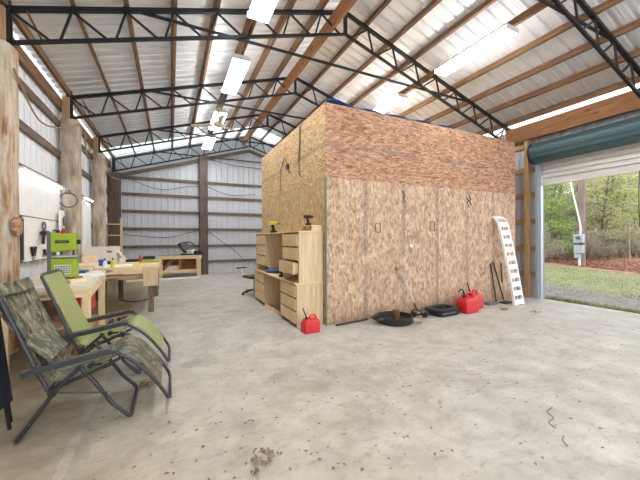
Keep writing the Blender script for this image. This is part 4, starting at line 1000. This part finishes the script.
up = thing('utility_pole', 'wooden utility pole with grey meter boxes outside the door', 'pole', (17.3, 7.75, gz(17.3, 7.75)))
MB().tube([(0.12, -.05, -.1), (0.12, -.05, 5.2)], .15, 14, r1=.13).build('pole_shaft', M['pole'], up, True)
MB().tube(smoothpath([(-.1, -.1, 1.4), (-.1, -.1, 1.9), (-.06, .12, 3.0), (0.0, .42, 4.4)]), .035, 8).build('conduit', M['white_plastic'], up, True)
mbx = MB().box(-.28, -.06, -.26, .10, 1.08, 1.46).build('meter_box', M['jamb'], up, bev=.01)
MB().cyl((-.28, -.1, 1.3), (-.36, -.1, 1.3), .08, 14).build('meter_dial', M['grey_plastic'], mbx)
MB().box(-.28, -.06, -.26, .08, .58, .96).build('breaker_box', M['jamb'], up, bev=.01)
MB().box(-.26, -.06, -.14, .08, .35, .56).build('junction_box', M['jamb'], up, bev=.01)
MB().cyl((-.15, -.09, -.1), (-.15, -.09, .36), .05, 10).build('riser_pipe', M['white_plastic'], up, True)

def leaves(mb, c, rad, n, s0, s1, r):
    for _ in range(n):
        while True:
            p = Vector((r.uniform(-1, 1), r.uniform(-1, 1), r.uniform(-1, 1)))
            if p.length < 1: break
        p = Vector((c[0] + p.x * rad[0], c[1] + p.y * rad[1], c[2] + p.z * rad[2])); s = r.uniform(s0, s1)
        u = Vector((r.gauss(0, 1), r.gauss(0, 1), r.gauss(0, 1))).normalized(); v = u.cross(Vector((r.gauss(0, 1), r.gauss(0, 1), r.gauss(0, 1)))).normalized()
        mb.add([p - u * s, p - v * s * .5, p + u * s, p + v * s * .5], [(0, 1, 2, 3)])
def make_tree(seed, hgt, rt, lm, tm, nclump, nl, low, ls):
    r = random.Random(seed); t = thing('tree', 'x', 'tree', (0, 0, 0)); tr_ = MB()
    lean = r.uniform(-.5, .5); top = Vector((lean, r.uniform(-.5, .5), hgt))
    pts = smoothpath([(0, 0, -.3), (lean * .2, r.uniform(-.1, .1), hgt * .3), (lean * .5, r.uniform(-.2, .2), hgt * .6), top], 5)
    tr_.tube(pts, rt, 8, r1=rt * .3); fol = MB()
    for k in range(nclump):
        z = hgt * r.uniform(low, 1); i = min(len(pts) - 1, int(z / hgt * (len(pts) - 1))); b0 = Vector(pts[i]); a = r.uniform(0, 6.28); L = r.uniform(.6, 2.2)
        e = b0 + Vector((math.cos(a) * L, math.sin(a) * L, r.uniform(.2, 1.0)))
        tr_.tube([b0, (b0 + e) / 2 + Vector((0, 0, .1)), e], rt * .22, 5, r1=rt * .06)
        leaves(fol, e, (r.uniform(.5, 1.0), r.uniform(.5, 1.0), r.uniform(.3, .6)), nl, ls, ls * 1.8, r)
    tr_.build('trunk', tm, t, True); fol.build('foliage', lm, t)
    return t
def make_shrub(seed, lm, w, hgt, n, ls):
    r = random.Random(seed); t = thing('shrub', 'x', 'shrub', (0, 0, 0)); st = MB(); fol = MB()
    for k in range(12):
        a = r.uniform(0, 6.28); e = Vector((math.cos(a) * w * r.uniform(.2, .9), math.sin(a) * w * r.uniform(.2, .9), hgt * r.uniform(.5, 1)))
        st.tube([(0, 0, -.1), e * .5 + Vector((0, 0, .15)), e], .014, 5, r1=.005); leaves(fol, e, (w * .4, w * .4, hgt * .25), n // 12, ls, ls * 1.8, r)
        leaves(fol, e * .6, (w * .35, w * .35, hgt * .3), n // 16, ls, ls * 1.6, r)
    st.build('stems', M['trunk'], t, True); fol.build('foliage', lm, t); return t
kinds = [('tall brown tree with pale yellow-green spring leaves', make_tree(1, 7.2, .13, M['leaf_lime'], M['trunk'], 34, 70, .12, .06)),
         ('mid green leafy tree', make_tree(2, 6.6, .11, M['leaf_green'], M['trunk'], 38, 80, .08, .06)),
         ('thin pale trunked tree with few leaves', make_tree(3, 7, .06, M['leaf_olive'], M['pale_trunk'], 26, 60, .2, .05)),
         ('thick dark tree with olive twigs', make_tree(4, 7.5, .17, M['leaf_olive'], M['trunk'], 36, 80, .15, .06)),
         ('broad greyish tree', make_tree(5, 7.2, .13, M['leaf_grey'], M['trunk'], 44, 90, .05, .07))]
sk = [('grey twiggy shrub', make_shrub(6, M['leaf_grey'], .9, 1.9, 700, .035)), ('olive brush shrub', make_shrub(7, M['leaf_olive'], .9, 2.4, 700, .035)),
      ('bright green leafy shrub', make_shrub(8, M['leaf_green'], .7, 1.6, 600, .045)), ('pale grey-brown thicket shrub', make_shrub(9, M['leaf_grey'], 1.2, 3.0, 900, .04))]
used = {}
def put(tab, k, x, y, sc, rz, where, grp):
    lab, o = tab[k]
    o2 = o if k not in used.setdefault(id(tab), {}) else dup(o, (0, 0, 0))
    used[id(tab)][k] = 1
    o2.location = (x, y, gz(x, y) - .02); o2.rotation_euler = (0, 0, rz); o2.scale = (sc, sc, sc); o2['label'] = lab + where; o2['group'] = grp + ', ' + lab
r5 = random.Random(21)
def ray(D, L): return D * (.4357 + .9 * L), D * (.9 - .4357 * L)
named = [(3, 17.0, .915, .62, ' just right of the utility pole'), (0, 17.8, .955, .68, ' second to the right of the utility pole'),
         (2, 15.6, 1.006, .66, ' standing near the right edge of the photo'), (1, 17.2, .76, .62, ' by the door jamb, left of the utility pole')]
for k, D, L, sc, wh in named:
    x, y = ray(D, L); put(kinds, k, x, y, sc, r5.uniform(0, 6.28), wh, 'trees at the edge of the woods')
for row, D in enumerate((18.6, 20.4, 22.5, 25, 28)):
    for q in range(9):
        L = .66 + .058 * q + r5.uniform(-.018, .018); k = r5.choice([0, 1, 2, 3, 0, 4, 1]); x, y = ray(D + r5.uniform(-.6, .6), L)
        put(kinds, k, x, y, r5.uniform(.62, .74) * D / 20, r5.uniform(0, 6.28), ' in the woods', 'trees in the woods')
for row, (D, m_) in enumerate(((16.3, 12), (17.4, 12), (18.8, 13), (21, 13), (24, 13))):
    for q in range(m_):
        L = .67 + .45 * q / m_ + r5.uniform(-.012, .012); k = r5.choice([0, 1, 3, 0, 3, 1, 2]); x, y = ray(D + r5.uniform(-.35, .35), L)
        put(sk, k, x, y, r5.uniform(.5, .85) * (.8 if row == 0 else .8 * D / 18), r5.uniform(0, 6.28), ' in the undergrowth', 'undergrowth shrubs')

# ------------------------------------------------------------------ light, world, camera
w = bpy.data.worlds.new('World'); bpy.context.scene.world = w; w.use_nodes = True; nt = w.node_tree
bg = nt.nodes['Background']; tc = nt.nodes.new('ShaderNodeTexCoord'); sx = nt.nodes.new('ShaderNodeSeparateXYZ')
nt.links.new(tc.outputs['Generated'], sx.inputs[0])
rp = nt.nodes.new('ShaderNodeValToRGB'); rp.color_ramp.elements[0].position = .0; rp.color_ramp.elements[0].color = (1, 1, 1, 1); rp.color_ramp.elements[1].position = .9; rp.color_ramp.elements[1].color = (.82, .9, 1, 1)
nt.links.new(sx.outputs[2], rp.inputs['Fac']); nt.links.new(rp.outputs['Color'], bg.inputs['Color']); bg.inputs['Strength'].default_value = 1.75

sc = bpy.context.scene
f_, yaw, pit, rol = 308.09, math.radians(25.827), math.radians(-.251), math.radians(-.305)
F = Vector((math.sin(yaw) * math.cos(pit), math.cos(yaw) * math.cos(pit), math.sin(pit))); Rt = Vector((math.cos(yaw), -math.sin(yaw), 0)); U = Rt.cross(F)
R2 = Rt * math.cos(rol) + U * math.sin(rol); U2 = U * math.cos(rol) - Rt * math.sin(rol)
cd = bpy.data.cameras.new('camera'); cam = bpy.data.objects.new('camera', cd); C.objects.link(cam)
cd.sensor_fit = 'HORIZONTAL'; cd.sensor_width = 36; cd.lens = f_ / 640 * 36; cd.clip_start = .05; cd.clip_end = 300
mw = Matrix((R2, U2, -F)).transposed().to_4x4(); mw.translation = (0, 0, 1.425); cam.matrix_world = mw
sc.camera = cam
vs_ = sc.view_settings; sc.display_settings.display_device = 'sRGB'; vs_.view_transform = 'Standard'; vs_.look = 'None'; vs_.exposure = .5; vs_.gamma = 1; vs_.use_curve_mapping = False
sc.cycles.max_bounces = 10; sc.cycles.diffuse_bounces = 6; sc.cycles.transparent_max_bounces = 12
